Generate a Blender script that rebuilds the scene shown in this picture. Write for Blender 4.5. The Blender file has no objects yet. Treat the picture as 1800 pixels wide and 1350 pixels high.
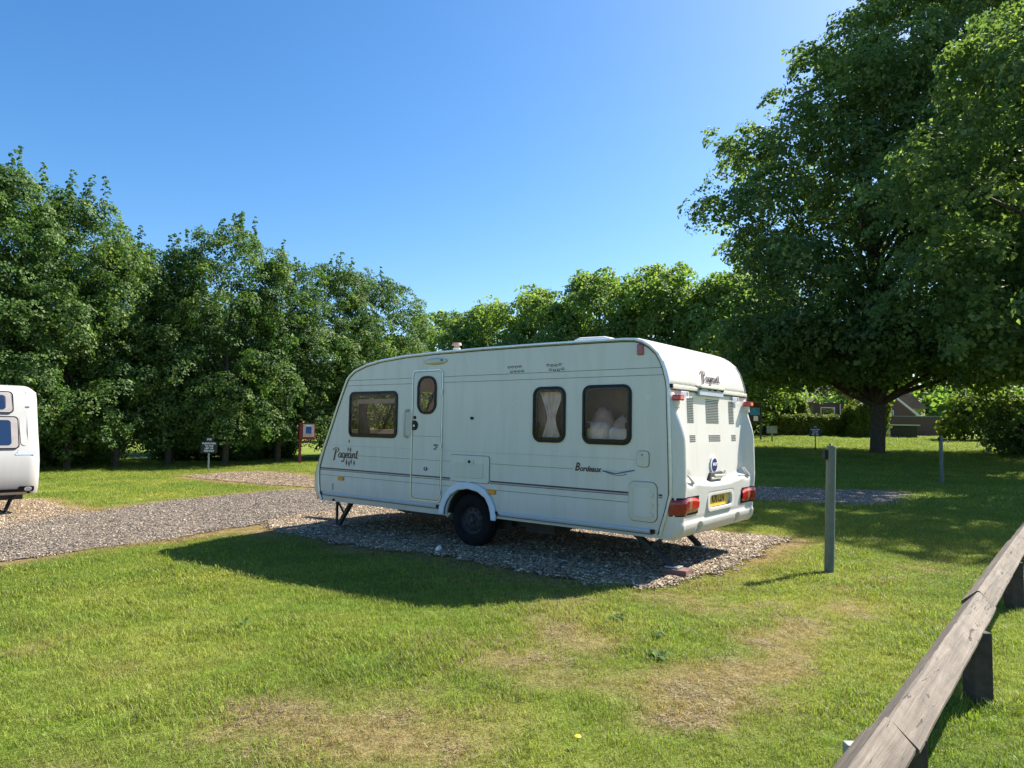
import bpy, bmesh, math, random
import numpy as np
from mathutils import Vector, Matrix
S = bpy.context.scene
COL = S.collection
R_ = math.radians
rnd = random.Random(7)
rng = np.random.default_rng(11)

# ------------------------------------------------------------------ camera, sky, sun, exposure
cam = bpy.data.objects.new('camera', bpy.data.cameras.new('camera')); COL.objects.link(cam)
cam.data.lens = 24.2; cam.data.sensor_width = 36; cam.data.clip_start = 0.05; cam.data.clip_end = 3000
pit, rol = R_(3.39), R_(0.865)
fw = Vector((0, math.cos(pit), math.sin(pit))); up0 = Vector((0, -math.sin(pit), math.cos(pit))); rt0 = Vector((1, 0, 0))
rt = rt0*math.cos(rol)+up0*math.sin(rol); up = up0*math.cos(rol)-rt0*math.sin(rol)
mw = Matrix((( rt.x, up.x, -fw.x, 0), (rt.y, up.y, -fw.y, 0), (rt.z, up.z, -fw.z, 1.42), (0, 0, 0, 1)))
cam.matrix_world = mw
S.camera = cam
SUN_AZ, SUN_EL = 57.7, 44.3            # azimuth from +Y towards +X
world = bpy.data.worlds.new('World'); S.world = world; world.use_nodes = True
wn = world.node_tree
bg = wn.nodes['Background']
sky = wn.nodes.new('ShaderNodeTexSky'); sky.sky_type = 'NISHITA'; sky.sun_disc = False
sky.sun_elevation = R_(SUN_EL); sky.sun_rotation = R_(SUN_AZ)
sky.air_density = 1.0; sky.dust_density = 0.9; sky.ozone_density = 3.0; sky.altitude = 50
hs = wn.nodes.new('ShaderNodeHueSaturation'); hs.inputs['Saturation'].default_value = 1.3
wn.links.new(sky.outputs[0], hs.inputs['Color']); wn.links.new(hs.outputs[0], bg.inputs[0]); bg.inputs[1].default_value = 0.080
sun = bpy.data.objects.new('sun', bpy.data.lights.new('sun', 'SUN')); COL.objects.link(sun)
sun.data.energy = 5.0; sun.data.angle = R_(0.53); sun.data.color = (1.0, 0.93, 0.82)
sd = Vector((math.sin(R_(SUN_AZ))*math.cos(R_(SUN_EL)), math.cos(R_(SUN_AZ))*math.cos(R_(SUN_EL)), math.sin(R_(SUN_EL))))
sun.rotation_euler = sd.to_track_quat('Z', 'Y').to_euler()
sun.location = sd*60
S.view_settings.view_transform = 'Standard'; S.view_settings.look = 'None'
S.view_settings.gamma = 1; S.view_settings.exposure = 1.42; S.view_settings.use_curve_mapping = False
S.cycles.max_bounces = 6; S.cycles.transparent_max_bounces = 8
S.cycles.use_denoising = True

# ------------------------------------------------------------------ node and material helpers
def mat_new(name):
    m = bpy.data.materials.new(name); m.use_nodes = True
    return m, m.node_tree, m.node_tree.nodes['Principled BSDF']
def N(nt, t, **kw):
    n = nt.nodes.new(t)
    for k, v in kw.items(): setattr(n, k, v)
    return n
def noise(nt, scale, detail=4, rough=0.6, coord=None, dist=0.0):
    n = N(nt, 'ShaderNodeTexNoise'); n.inputs['Scale'].default_value = scale; n.inputs['Detail'].default_value = detail
    n.inputs['Roughness'].default_value = rough; n.inputs['Distortion'].default_value = dist
    if coord: nt.links.new(coord, n.inputs['Vector'])
    return n.outputs['Fac']
def ramp(nt, fac, stops):
    r = N(nt, 'ShaderNodeValToRGB'); e = r.color_ramp.elements
    while len(e) < len(stops): e.new(0.5)
    for i, (p, c) in enumerate(stops):
        e[i].position = p; e[i].color = (c[0], c[1], c[2], 1) if not isinstance(c, (int, float)) else (c, c, c, 1)
    nt.links.new(fac, r.inputs[0]); return r.outputs[0]
def mixc(nt, fac, a, b, blend='MIX'):
    m = N(nt, 'ShaderNodeMix', data_type='RGBA', blend_type=blend)
    if isinstance(fac, (int, float)): m.inputs[0].default_value = fac
    else: nt.links.new(fac, m.inputs[0])
    for s, v in ((6, a), (7, b)):
        if isinstance(v, tuple): m.inputs[s].default_value = (*v, 1)
        else: nt.links.new(v, m.inputs[s])
    return m.outputs[2]
def math_(nt, op, a, b=0.5, clamp=False):
    m = N(nt, 'ShaderNodeMath', operation=op, use_clamp=clamp)
    for i, v in enumerate((a, b)):
        if isinstance(v, (int, float)): m.inputs[i].default_value = v
        else: nt.links.new(v, m.inputs[i])
    return m.outputs[0]
def bump(nt, b, h, strength=0.3, dist=0.01):
    n = N(nt, 'ShaderNodeBump'); n.inputs['Strength'].default_value = strength; n.inputs['Distance'].default_value = dist
    nt.links.new(h, n.inputs['Height']); nt.links.new(n.outputs[0], b.inputs['Normal'])
def objco(nt): return N(nt, 'ShaderNodeTexCoord').outputs['Object']
def pos(nt): return N(nt, 'ShaderNodeNewGeometry').outputs['Position']
def simple(name, col, rough=0.5, metal=0.0, var=0.12, scale=6.0, bmp=0.0, bscale=40.0, coat=0.0, spec=0.5, var_hi=None):
    m, nt, b = mat_new(name)
    c = objco(nt); f = noise(nt, scale, 5, 0.65, c)
    lo = tuple(max(0, x*(1-var)) for x in col); hi = tuple(min(1, x*(1+var)) for x in col)
    if var_hi: hi = var_hi
    nt.links.new(ramp(nt, f, [(0.3, lo), (0.7, hi)]), b.inputs['Base Color'])
    b.inputs['Roughness'].default_value = rough; b.inputs['Metallic'].default_value = metal
    b.inputs['Specular IOR Level'].default_value = spec
    if coat: b.inputs['Coat Weight'].default_value = coat; b.inputs['Coat Roughness'].default_value = 0.08
    if bmp: bump(nt, b, noise(nt, bscale, 4, 0.6, c), bmp, 0.01)
    return m
M = {}
# caravan paint with faint streaks of dirt
def paint(name, col, dirt, rough=0.22):
    m, nt, b = mat_new(name); c = objco(nt)
    mp = N(nt, 'ShaderNodeMapping'); mp.inputs['Scale'].default_value = (7, 7, 0.8); nt.links.new(c, mp.inputs[0])
    f1 = noise(nt, 1.0, 6, 0.65, mp.outputs[0]); f2 = noise(nt, 1.6, 5, 0.6, c)
    st = ramp(nt, f1, [(0.45, 0.0), (0.8, 1.0)])
    c1 = mixc(nt, math_(nt, 'MULTIPLY', st, 0.55), col, dirt)
    sx = N(nt, 'ShaderNodeSeparateXYZ'); nt.links.new(c, sx.inputs[0])
    low = ramp(nt, sx.outputs['Z'], [(0.36, 1.0), (0.62, 0.0)])
    lowf = math_(nt, 'MULTIPLY', low, math_(nt, 'MULTIPLY', f2, 0.9))
    c2 = mixc(nt, lowf, c1, tuple(x*0.75 for x in dirt))
    nt.links.new(c2, b.inputs['Base Color'])
    nt.links.new(math_(nt, 'ADD', math_(nt, 'MULTIPLY', f2, 0.18), rough-0.06), b.inputs['Roughness'])
    bump(nt, b, noise(nt, 2.2, 2, 0.5, c), 0.10, 0.03)
    return m
M['paint'] = paint('caravan_white_paint', (0.61, 0.585, 0.565), (0.46, 0.44, 0.38))
M['cream'] = paint('cream_plastic', (0.58, 0.56, 0.49), (0.48, 0.43, 0.30), 0.4)
M['white2'] = paint('white_gelcoat', (0.62, 0.60, 0.575), (0.50, 0.48, 0.42), 0.3)
M['greyblue'] = simple('grey_blue_plastic', (0.42, 0.47, 0.56), 0.42, var=0.06)
M['arch'] = simple('wheel_arch_plastic', (0.60, 0.65, 0.74), 0.4, var=0.05)
M['alu'] = simple('aluminium_trim', (0.52, 0.55, 0.58), 0.32, 0.75, var=0.1, scale=20)
M['black'] = simple('black_plastic', (0.007, 0.007, 0.009), 0.4, var=0.3, spec=0.22)
M['rubber'] = simple('tyre_rubber', (0.009, 0.009, 0.010), 0.9, spec=0.2, var=0.35, scale=14, bmp=0.3, bscale=60)
M['rim'] = simple('dark_steel_rim', (0.016, 0.017, 0.022), 0.6, 0.2, var=0.4, scale=12)
M['steel'] = simple('galvanised_steel', (0.045, 0.048, 0.052), 0.65, 0.4, var=0.45, scale=15, bmp=0.2)
M['under'] = simple('underside_board', (0.05, 0.045, 0.04), 0.9, var=0.3)
M['decal'] = simple('dark_plum_vinyl', (0.028, 0.012, 0.028), 0.35, var=0.1)
M['line'] = simple('grey_vinyl_line', (0.10, 0.12, 0.13), 0.4, var=0.1)
M['stripe'] = simple('plum_vinyl_stripe', (0.03, 0.016, 0.04), 0.35, var=0.1)
M['silver'] = simple('silver_vinyl_stripe', (0.34, 0.35, 0.40), 0.35, var=0.08)
M['bluedec'] = simple('blue_vinyl', (0.04, 0.11, 0.22), 0.35, var=0.2)
M['navy'] = simple('navy_badge', (0.01, 0.015, 0.16), 0.25, var=0.1)
M['white'] = simple('white_print', (0.8, 0.8, 0.8), 0.4, var=0.03)
M['amber'] = simple('amber_lens', (0.62, 0.23, 0.02), 0.15, var=0.15, scale=60, coat=0.5)
M['red'] = simple('red_lens', (0.50, 0.008, 0.014), 0.14, var=0.25, scale=50, coat=0.6, bmp=0.15, bscale=120)
M['redd'] = simple('dark_red_lens', (0.26, 0.012, 0.02), 0.18, var=0.25, scale=50, coat=0.5)
M['clear'] = simple('clear_reverse_lens', (0.30, 0.15, 0.12), 0.2, var=0.2, scale=50, coat=0.5)
M['yellow'] = simple('yellow_number_plate', (0.75, 0.48, 0.04), 0.35, var=0.06)
M['slot'] = simple('dark_vent_slot', (0.05, 0.045, 0.04), 0.8, var=0.2)
M['beige'] = simple('beige_cloth', (0.46, 0.38, 0.32), 0.9, var=0.25, scale=5, bmp=0.4, bscale=8)
M['brownin'] = simple('interior_board', (0.16, 0.11, 0.08), 0.7, var=0.3)
M['plasticwrap'] = simple('crumpled_pale_sheet', (0.80, 0.74, 0.69), 0.25, var=0.3, scale=7, bmp=1.0, bscale=9)
M['interior'] = simple('interior_lining', (0.24, 0.19, 0.155), 0.8, var=0.2)
M['print_blue'] = simple('pale_blue_sticker', (0.42, 0.44, 0.66), 0.4, var=0.25, scale=60)
M['greenpost'] = simple('grey_green_paint', (0.12, 0.145, 0.12), 0.6, var=0.2, scale=9, bmp=0.1)
M['redpaint'] = simple('red_paint', (0.22, 0.022, 0.028), 0.5, var=0.25, scale=8)
M['sheet'] = simple('notice_sheet', (0.72, 0.50, 0.50), 0.6, var=0.15, scale=40)
M['concrete'] = simple('pale_plastic', (0.27, 0.29, 0.26), 0.6, var=0.15)
M['postgrey'] = simple('grey_post_paint', (0.30, 0.31, 0.30), 0.6, var=0.15)
M['darksign'] = simple('black_sign_board', (0.012, 0.013, 0.018), 0.5, var=0.2)
def glassm(name, tint, tr):
    m, nt, b = mat_new(name)
    nt.nodes.remove(b); o = nt.nodes['Material Output']
    t = N(nt, 'ShaderNodeBsdfTransparent'); t.inputs[0].default_value = (*tint, 1)
    g = N(nt, 'ShaderNodeBsdfGlossy'); g.inputs['Roughness'].default_value = 0.03; g.inputs[0].default_value = (0.9, 0.92, 1, 1)
    l = N(nt, 'ShaderNodeLayerWeight'); l.inputs[0].default_value = tr*3.0 if tr > .1 else 0.035
    f = math_(nt, 'ADD', math_(nt, 'MULTIPLY', l.outputs['Fresnel'], 0.9), tr)
    bp = N(nt, 'ShaderNodeBump'); bp.inputs['Strength'].default_value = 0.12; bp.inputs['Distance'].default_value = 0.01
    nt.links.new(noise(nt, 3.0, 2, 0.5, objco(nt)), bp.inputs['Height']); nt.links.new(bp.outputs[0], g.inputs['Normal'])
    mx = N(nt, 'ShaderNodeMixShader'); nt.links.new(f, mx.inputs[0]); nt.links.new(t.outputs[0], mx.inputs[1]); nt.links.new(g.outputs[0], mx.inputs[2])
    nt.links.new(mx.outputs[0], o.inputs[0]); return m
M['glass'] = glassm('smoked_acrylic', (0.90, 0.84, 0.83), 0.012)
M['glass2'] = glassm('blue_acrylic', (0.42, 0.40, 0.38), 0.14)

# foliage
def leafmat(name, lo, hi, young, trans=0.42, rough=0.55):
    m, nt, b = mat_new(name)
    ov = N(nt, 'ShaderNodeAttribute', attribute_name='rv'); at = N(nt, 'ShaderNodeAttribute', attribute_name='lv')
    f = math_(nt, 'ADD', math_(nt, 'MULTIPLY', ov.outputs['Fac'], 0.55), math_(nt, 'MULTIPLY', at.outputs['Fac'], 0.45))
    c = ramp(nt, f, [(0.15, lo), (0.6, hi), (0.95, young)])
    nt.links.new(c, b.inputs['Base Color']); b.inputs['Roughness'].default_value = rough
    b.inputs['Specular IOR Level'].default_value = 0.22
    t = N(nt, 'ShaderNodeBsdfTranslucent'); nt.links.new(mixc(nt, 1.0, c, (1.35, 1.5, 0.6), 'MULTIPLY'), t.inputs[0])
    mx = N(nt, 'ShaderNodeMixShader'); mx.inputs[0].default_value = trans
    nt.links.new(b.outputs[0], mx.inputs[1]); nt.links.new(t.outputs[0], mx.inputs[2])
    nt.links.new(mx.outputs[0], nt.nodes['Material Output'].inputs[0]); return m
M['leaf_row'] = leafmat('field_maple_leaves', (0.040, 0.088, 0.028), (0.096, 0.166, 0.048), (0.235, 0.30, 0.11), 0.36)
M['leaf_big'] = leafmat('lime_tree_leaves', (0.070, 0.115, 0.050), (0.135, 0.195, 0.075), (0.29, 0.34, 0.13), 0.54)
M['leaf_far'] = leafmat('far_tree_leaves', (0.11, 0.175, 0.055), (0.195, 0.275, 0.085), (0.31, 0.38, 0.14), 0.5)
M['leaf_hedge'] = leafmat('hedge_leaves', (0.06, 0.10, 0.02), (0.13, 0.17, 0.03), (0.26, 0.27, 0.06))
M['bark'] = simple('bark', (0.075, 0.06, 0.048), 0.95, var=0.45, scale=10, bmp=0.9, bscale=25)
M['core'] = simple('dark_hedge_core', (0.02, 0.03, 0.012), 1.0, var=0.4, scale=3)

def grasscol(nt, dryfac, posn):
    f1 = noise(nt, 0.55, 5, 0.65, posn); f2 = noise(nt, 3.0, 5, 0.7, posn); f3 = noise(nt, 14.0, 4, 0.7, posn)
    g = ramp(nt, f1, [(0.3, (0.118, 0.210, 0.026)), (0.5, (0.205, 0.285, 0.040)), (0.72, (0.35, 0.36, 0.08))])
    g2 = mixc(nt, math_(nt, 'MULTIPLY', ramp(nt, f2, [(0.4, 0.0), (0.7, 1.0)]), 0.55), g, (0.20, 0.215, 0.045))
    s = ramp(nt, f3, [(0.3, (0.19, 0.125, 0.055)), (0.7, (0.48, 0.36, 0.18))])
    return mixc(nt, dryfac, g2, s), f3
def lawnmat():
    m, nt, b = mat_new('lawn'); p = pos(nt)
    at = N(nt, 'ShaderNodeAttribute', attribute_name='dry')
    f = noise(nt, 9.0, 5, 0.75, p)
    dr = math_(nt, 'MULTIPLY', at.outputs['Fac'], math_(nt, 'ADD', f, 0.45), True)
    c, f3 = grasscol(nt, dr, p)
    fd = noise(nt, 60.0, 5, 0.8, p)
    c = mixc(nt, 1.0, c, ramp(nt, fd, [(0.35, (0.28, 0.28, 0.26)), (0.62, (1.0, 1.0, 1.0))]), 'MULTIPLY')
    nt.links.new(c, b.inputs['Base Color']); b.inputs['Roughness'].default_value = 0.95; b.inputs['Specular IOR Level'].default_value = 0.1
    bump(nt, b, math_(nt, 'ADD', fd, math_(nt, 'MULTIPLY', f3, 1.5)), 0.8, 0.03)
    return m
M['lawn'] = lawnmat()
def blademat():
    m, nt, b = mat_new('grass_blades'); p = pos(nt)
    at = N(nt, 'ShaderNodeAttribute', attribute_name='dry', attribute_type='INSTANCER')
    lv = N(nt, 'ShaderNodeAttribute', attribute_name='lv')
    d = math_(nt, 'SUBTRACT', math_(nt, 'ADD', at.outputs['Fac'], 0.12), lv.outputs['Fac'])
    d = ramp(nt, math_(nt, 'ADD', d, 0.5), [(0.44, 0.0), (0.56, 1.0)])
    c, f3 = grasscol(nt, d, p)
    c = mixc(nt, lv.outputs['Fac'], mixc(nt, 1.0, c, (0.40, 0.48, 0.45), 'MULTIPLY'), mixc(nt, 1.0, c, (1.65, 1.52, 1.5), 'MULTIPLY'))
    nt.links.new(c, b.inputs['Base Color']); b.inputs['Roughness'].default_value = 0.5; b.inputs['Specular IOR Level'].default_value = 0.3
    t = N(nt, 'ShaderNodeBsdfTranslucent'); nt.links.new(mixc(nt, 1.0, c, (1.15, 1.25, 0.6), 'MULTIPLY'), t.inputs[0])
    mx = N(nt, 'ShaderNodeMixShader'); mx.inputs[0].default_value = 0.4
    nt.links.new(b.outputs[0], mx.inputs[1]); nt.links.new(t.outputs[0], mx.inputs[2])
    nt.links.new(mx.outputs[0], nt.nodes['Material Output'].inputs[0]); return m
M['blade'] = blademat()
def gravelmat(name, cols, scale):
    m, nt, b = mat_new(name); p = pos(nt)
    v = N(nt, 'ShaderNodeTexVoronoi'); v.inputs['Scale'].default_value = scale; nt.links.new(p, v.inputs['Vector'])
    sx = N(nt, 'ShaderNodeSeparateColor'); nt.links.new(v.outputs['Color'], sx.inputs[0])
    c = ramp(nt, sx.outputs[0], cols)
    big = noise(nt, 0.9, 5, 0.65, p)
    c = mixc(nt, 1.0, c, ramp(nt, big, [(0.3, (0.72, 0.70, 0.68)), (0.7, (1.15, 1.12, 1.05))]), 'MULTIPLY')
    dd = ramp(nt, v.outputs['Distance'], [(0.3, 1.0), (0.75, 0.22)])
    c = mixc(nt, 1.0, c, dd, 'MULTIPLY')
    nt.links.new(c, b.inputs['Base Color']); b.inputs['Roughness'].default_value = 0.85
    inv = math_(nt, 'SUBTRACT', 1.0, v.outputs['Distance'])
    bump(nt, b, inv, 1.0, 0.012); return m
TAN = [(0.0, (0.07, 0.05, 0.03)), (0.3, (0.24, 0.16, 0.085)), (0.6, (0.40, 0.28, 0.15)), (1.0, (0.62, 0.49, 0.32))]
GRY = [(0.0, (0.05, 0.042, 0.034)), (0.35, (0.15, 0.12, 0.09)), (0.7, (0.25, 0.202, 0.152)), (1.0, (0.46, 0.38, 0.29))]
M['pad'] = gravelmat('flint_gravel', TAN, 42)
M['road'] = gravelmat('road_gravel', GRY, 30)
def stonemat(name, stops):
    m, nt, b = mat_new(name)
    lv = N(nt, 'ShaderNodeAttribute', attribute_name='lv'); oi = N(nt, 'ShaderNodeObjectInfo')
    f = math_(nt, 'FRACT', math_(nt, 'ADD', lv.outputs['Fac'], oi.outputs['Random']))
    c = ramp(nt, f, stops); nt.links.new(c, b.inputs['Base Color']); b.inputs['Roughness'].default_value = 0.7; return m
M['stone'] = stonemat('pebbles', [(0.0, (0.03, 0.025, 0.02)), (0.3, (0.13, 0.09, 0.052)), (0.6, (0.32, 0.22, 0.12)), (0.85, (0.22, 0.18, 0.135)), (1.0, (0.78, 0.64, 0.44))])
M['stone2'] = stonemat('road_stones', [(0.0, (0.05, 0.041, 0.033)), (0.4, (0.15, 0.118, 0.088)), (0.8, (0.26, 0.208, 0.155)), (1.0, (0.5, 0.42, 0.32))])
def woodmat():
    m, nt, b = mat_new('weathered_timber'); c = objco(nt)
    mp = N(nt, 'ShaderNodeMapping'); mp.inputs['Scale'].default_value = (0.35, 9, 9); nt.links.new(c, mp.inputs[0])
    g = noise(nt, 4.0, 8, 0.7, mp.outputs[0], 0.6)
    mp2 = N(nt, 'ShaderNodeMapping'); mp2.inputs['Scale'].default_value = (1.5, 11, 11); nt.links.new(c, mp2.inputs[0])
    crack = noise(nt, 3.0, 6, 0.6, mp2.outputs[0], 1.2)
    blot = noise(nt, 5.0, 5, 0.7, c)
    col = ramp(nt, g, [(0.25, (0.062, 0.050, 0.038)), (0.5, (0.145, 0.120, 0.095)), (0.75, (0.25, 0.215, 0.175))])
    col = mixc(nt, 1.0, col, ramp(nt, blot, [(0.3, (0.7, 0.68, 0.66)), (0.7, (1.15, 1.12, 1.1))]), 'MULTIPLY')
    ck = ramp(nt, crack, [(0.33, 1.0), (0.385, 0.0)])
    col = mixc(nt, ck, col, (0.02, 0.015, 0.012))
    nt.links.new(col, b.inputs['Base Color']); b.inputs['Roughness'].default_value = 0.8
    bump(nt, b, math_(nt, 'SUBTRACT', g, math_(nt, 'MULTIPLY', ck, 0.8)), 0.6, 0.01); return m
M['wood'] = woodmat()
def brickmat():
    m, nt, b = mat_new('brown_brick'); c = objco(nt)
    mp = N(nt, 'ShaderNodeMapping'); mp.inputs['Rotation'].default_value = (R_(90), 0, 0); nt.links.new(c, mp.inputs[0])
    t = N(nt, 'ShaderNodeTexBrick'); t.inputs['Scale'].default_value = 4.4; nt.links.new(mp.outputs[0], t.inputs[0])
    t.inputs['Color1'].default_value = (0.15, 0.07, 0.055, 1); t.inputs['Color2'].default_value = (0.10, 0.05, 0.045, 1); t.inputs['Mortar'].default_value = (0.2, 0.17, 0.15, 1)
    nt.links.new(t.outputs[0], b.inputs['Base Color']); b.inputs['Roughness'].default_value = 0.9; return m
M['brick'] = brickmat()
M['maroon'] = simple('faded_maroon_paint', (0.10, 0.018, 0.02), 0.7, var=0.25)
M['postwood'] = simple('shaded_post_timber', (0.055, 0.04, 0.032), 0.9, var=0.4, scale=14, bmp=0.5, bscale=30)  # shade on the fence posts is put into this darker timber colour
M['tile'] = simple('brown_roof_tiles', (0.16, 0.115, 0.10), 0.85, var=0.3, scale=2.5, bmp=0.5, bscale=5)
M['shed'] = simple('dark_grey_boards', (0.06, 0.065, 0.075), 0.8, var=0.2)
M['bluep'] = simple('blue_plastic', (0.02, 0.10, 0.42), 0.35, var=0.1)

# ------------------------------------------------------------------ object helpers
def finish(o, mat, parent=None, smooth=False, label=None, cat=None, group=None, kind=None):
    if mat is not None and o.type in ('MESH', 'CURVE', 'FONT'):
        o.data.materials.append(mat)
    COL.objects.link(o)
    if parent: o.parent = parent
    if smooth and o.type == 'MESH':
        o.data.polygons.foreach_set('use_smooth', [True]*len(o.data.polygons))
    for k, v in (('label', label), ('category', cat), ('group', group), ('kind', kind)):
        if v: o[k] = v
    return o
def thing(name, label, cat, loc=(0, 0, 0), rz=0, group=None):
    o = bpy.data.objects.new(name, None); o.empty_display_size = 0.2
    o.location = loc; o.rotation_euler = (0, 0, rz)
    return finish(o, None, label=label, cat=cat, group=group)
def mesh(name, v, f, mat, parent=None, smooth=False, **kw):
    me = bpy.data.meshes.new(name); me.from_pydata([tuple(map(float, p)) for p in v], [], f); me.update()
    return finish(bpy.data.objects.new(name, me), mat, parent, smooth, **kw)
def frombm(name, bm, mat, parent=None, smooth=False, **kw):
    bmesh.ops.recalc_face_normals(bm, faces=bm.faces)
    me = bpy.data.meshes.new(name); bm.to_mesh(me); bm.free()
    return finish(bpy.data.objects.new(name, me), mat, parent, smooth, **kw)
def autosmooth(o, ang=35):
    me = o.data; bm = bmesh.new(); bm.from_mesh(me)
    for f in bm.faces: f.smooth = True
    for e in bm.edges:
        if len(e.link_faces) == 2 and e.calc_face_angle(0) > R_(ang): e.smooth = False
    bm.to_mesh(me); bm.free(); return o
def bev(o, w, seg=2):
    m = o.modifiers.new('bevel', 'BEVEL'); m.width = w; m.segments = seg; m.limit_method = 'ANGLE'; m.angle_limit = R_(40); return o
AX = {'side': lambda p, q, d: (p, d, q),        # outline in x-z, depth along y
      'rear': lambda p, q, d: (d, p, q),        # outline in y-z, depth along x
      'top':  lambda p, q, d: (p, q, d)}
def bm_prism(bm, pts, d0, d1, ax='side', holes=(), cap=(True, True)):
    F = AX[ax] if isinstance(ax, str) else ax
    loops = [pts]+list(holes); ends = []
    for d, c in ((d0, cap[0]), (d1, cap[1])):
        lv = []; edges = []
        for lp in loops:
            vs = [bm.verts.new(F(p[0], p[1], d)) for p in lp]; lv.append(vs)
            if c and holes:
                for i in range(len(vs)): edges.append(bm.edges.new((vs[i], vs[(i+1) % len(vs)])))
        if c:
            if holes: bmesh.ops.triangle_fill(bm, use_beauty=True, use_dissolve=False, edges=edges)
            else: bm.faces.new(lv[0])
        ends.append(lv)
    for a, b in zip(ends[0], ends[1]):
        n = len(a)
        for i in range(n): bm.faces.new((a[i], a[(i+1) % n], b[(i+1) % n], b[i]))
def prism(name, pts, d0, d1, mat, parent=None, ax='side', holes=(), b=0.0, smooth=False, **kw):
    bm = bmesh.new(); bm_prism(bm, pts, d0, d1, ax, holes)
    o = frombm(name, bm, mat, parent, **kw)
    if b: bev(o, b)
    if smooth: autosmooth(o)
    return o
def rrect(x0, z0, x1, z1, r, n=5):
    out = []
    for cx, cz, a0 in ((x1-r, z1-r, 0), (x0+r, z1-r, 90), (x0+r, z0+r, 180), (x1-r, z0+r, 270)):
        for i in range(n+1):
            a = R_(a0+90*i/n); out.append((cx+r*math.cos(a), cz+r*math.sin(a)))
    return out
def circ(cx, cz, r, n=20, rz=None): return [(cx+r*math.cos(2*math.pi*i/n), cz+(rz or r)*math.sin(2*math.pi*i/n)) for i in range(n)]
def bm_box(bm, x0, y0, z0, x1, y1, z1):
    bm_prism(bm, [(x0, z0), (x1, z0), (x1, z1), (x0, z1)], y0, y1)
def box(name, x0, y0, z0, x1, y1, z1, mat, parent=None, b=0.0, **kw):
    bm = bmesh.new(); bm_box(bm, x0, y0, z0, x1, y1, z1)
    o = frombm(name, bm, mat, parent, **kw)
    if b: bev(o, b)
    return o
def bm_tube(bm, path, rad, n=8, cap=True):
    path = [Vector(p) for p in path]; rings = []
    rads = rad if isinstance(rad, (list, tuple)) else [rad]*len(path)
    prev = None
    for i, p in enumerate(path):
        d = (path[min(i+1, len(path)-1)]-path[max(i-1, 0)]).normalized()
        ref = Vector((0, 0, 1)) if abs(d.z) < 0.9 else Vector((1, 0, 0))
        if prev is not None and abs(prev.dot(d)) < 0.95: ref = prev
        u = d.cross(ref).normalized(); w = d.cross(u).normalized(); prev = ref
        rings.append([bm.verts.new(p+(u*math.cos(2*math.pi*k/n)+w*math.sin(2*math.pi*k/n))*rads[i]) for k in range(n)])
    for a, b in zip(rings, rings[1:]):
        for k in range(n): bm.faces.new((a[k], a[(k+1) % n], b[(k+1) % n], b[k]))
    if cap: bm.faces.new(rings[0]); bm.faces.new(rings[-1])
def tube(name, path, rad, mat, parent=None, n=8, **kw):
    bm = bmesh.new(); bm_tube(bm, path, rad, n); return autosmooth(frombm(name, bm, mat, parent, **kw), 50)
def bar(name, a, b, w, h, mat, parent=None, bv=0.0, **kw):
    """square-section bar from a to b"""
    a, b = Vector(a), Vector(b); d = (b-a).normalized(); ref = Vector((0, 0, 1)) if abs(d.z) < 0.95 else Vector((1, 0, 0))
    u = d.cross(ref).normalized()*w/2; v = u.cross(d).normalized()*h/2
    vs = [p+s*u+t*v for p in (a, b) for s, t in ((-1, -1), (1, -1), (1, 1), (-1, 1))]
    o = mesh(name, vs, [(0, 1, 2, 3), (7, 6, 5, 4), (0, 4, 5, 1), (1, 5, 6, 2), (2, 6, 7, 3), (3, 7, 4, 0)], mat, parent, **kw)
    if bv: bev(o, bv)
    return o
def catmull(p, k=5):
    out = []
    for i in range(len(p)-1):
        p0, p1, p2, p3 = p[max(i-1, 0)], p[i], p[i+1], p[min(i+2, len(p)-1)]
        for j in range(k):
            t = j/k
            out.append(tuple(0.5*((2*p1[c])+(-p0[c]+p2[c])*t+(2*p0[c]-5*p1[c]+4*p2[c]-p3[c])*t*t+(-p0[c]+3*p1[c]-3*p2[c]+p3[c])*t**3) for c in (0, 1)))
    out.append(tuple(p[-1])); return out
def lettering(name, strokes, w, fn, mat, parent, **kw):
    """flat pen strokes; fn maps the stroke plane (x, y) to a point"""
    vs, fs = [], []
    for s, wk in strokes:
        pts = catmull(s)
        b0 = len(vs)
        for i, p in enumerate(pts):
            q0, q1 = pts[max(i-1, 0)], pts[min(i+1, len(pts)-1)]
            dx, dy = q1[0]-q0[0], q1[1]-q0[1]; L = math.hypot(dx, dy) or 1
            ww = w*wk*(0.55+0.6*abs(dy)/L)
            nx, ny = -dy/L*ww/2, dx/L*ww/2
            vs += [fn(p[0]+nx, p[1]+ny), fn(p[0]-nx, p[1]-ny)]
        for i in range(len(pts)-1): fs.append((b0+2*i, b0+2*i+1, b0+2*i+3, b0+2*i+2))
    return mesh(name, vs, fs, mat, parent, **kw)
def text(name, s, size, loc, rot, mat, parent, shear=0.0, ext=0.001, off=0.0, xs=1.0, align='LEFT', **kw):
    cu = bpy.data.curves.new(name, 'FONT'); cu.body = s; cu.size = size; cu.extrude = ext; cu.shear = shear; cu.offset = off
    cu.align_x = align; cu.align_y = 'BOTTOM'; cu.resolution_u = 3
    o = finish(bpy.data.objects.new(name, cu), mat, parent, **kw)
    me = bpy.data.meshes.new_from_object(o); COL.objects.unlink(o); bpy.data.objects.remove(o)
    if not me.materials: me.materials.append(mat)
    o = finish(bpy.data.objects.new(name, me), None, parent, **kw)
    o.location = loc; o.rotation_euler = rot; o.scale = (xs, 1, 1); return o

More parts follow.
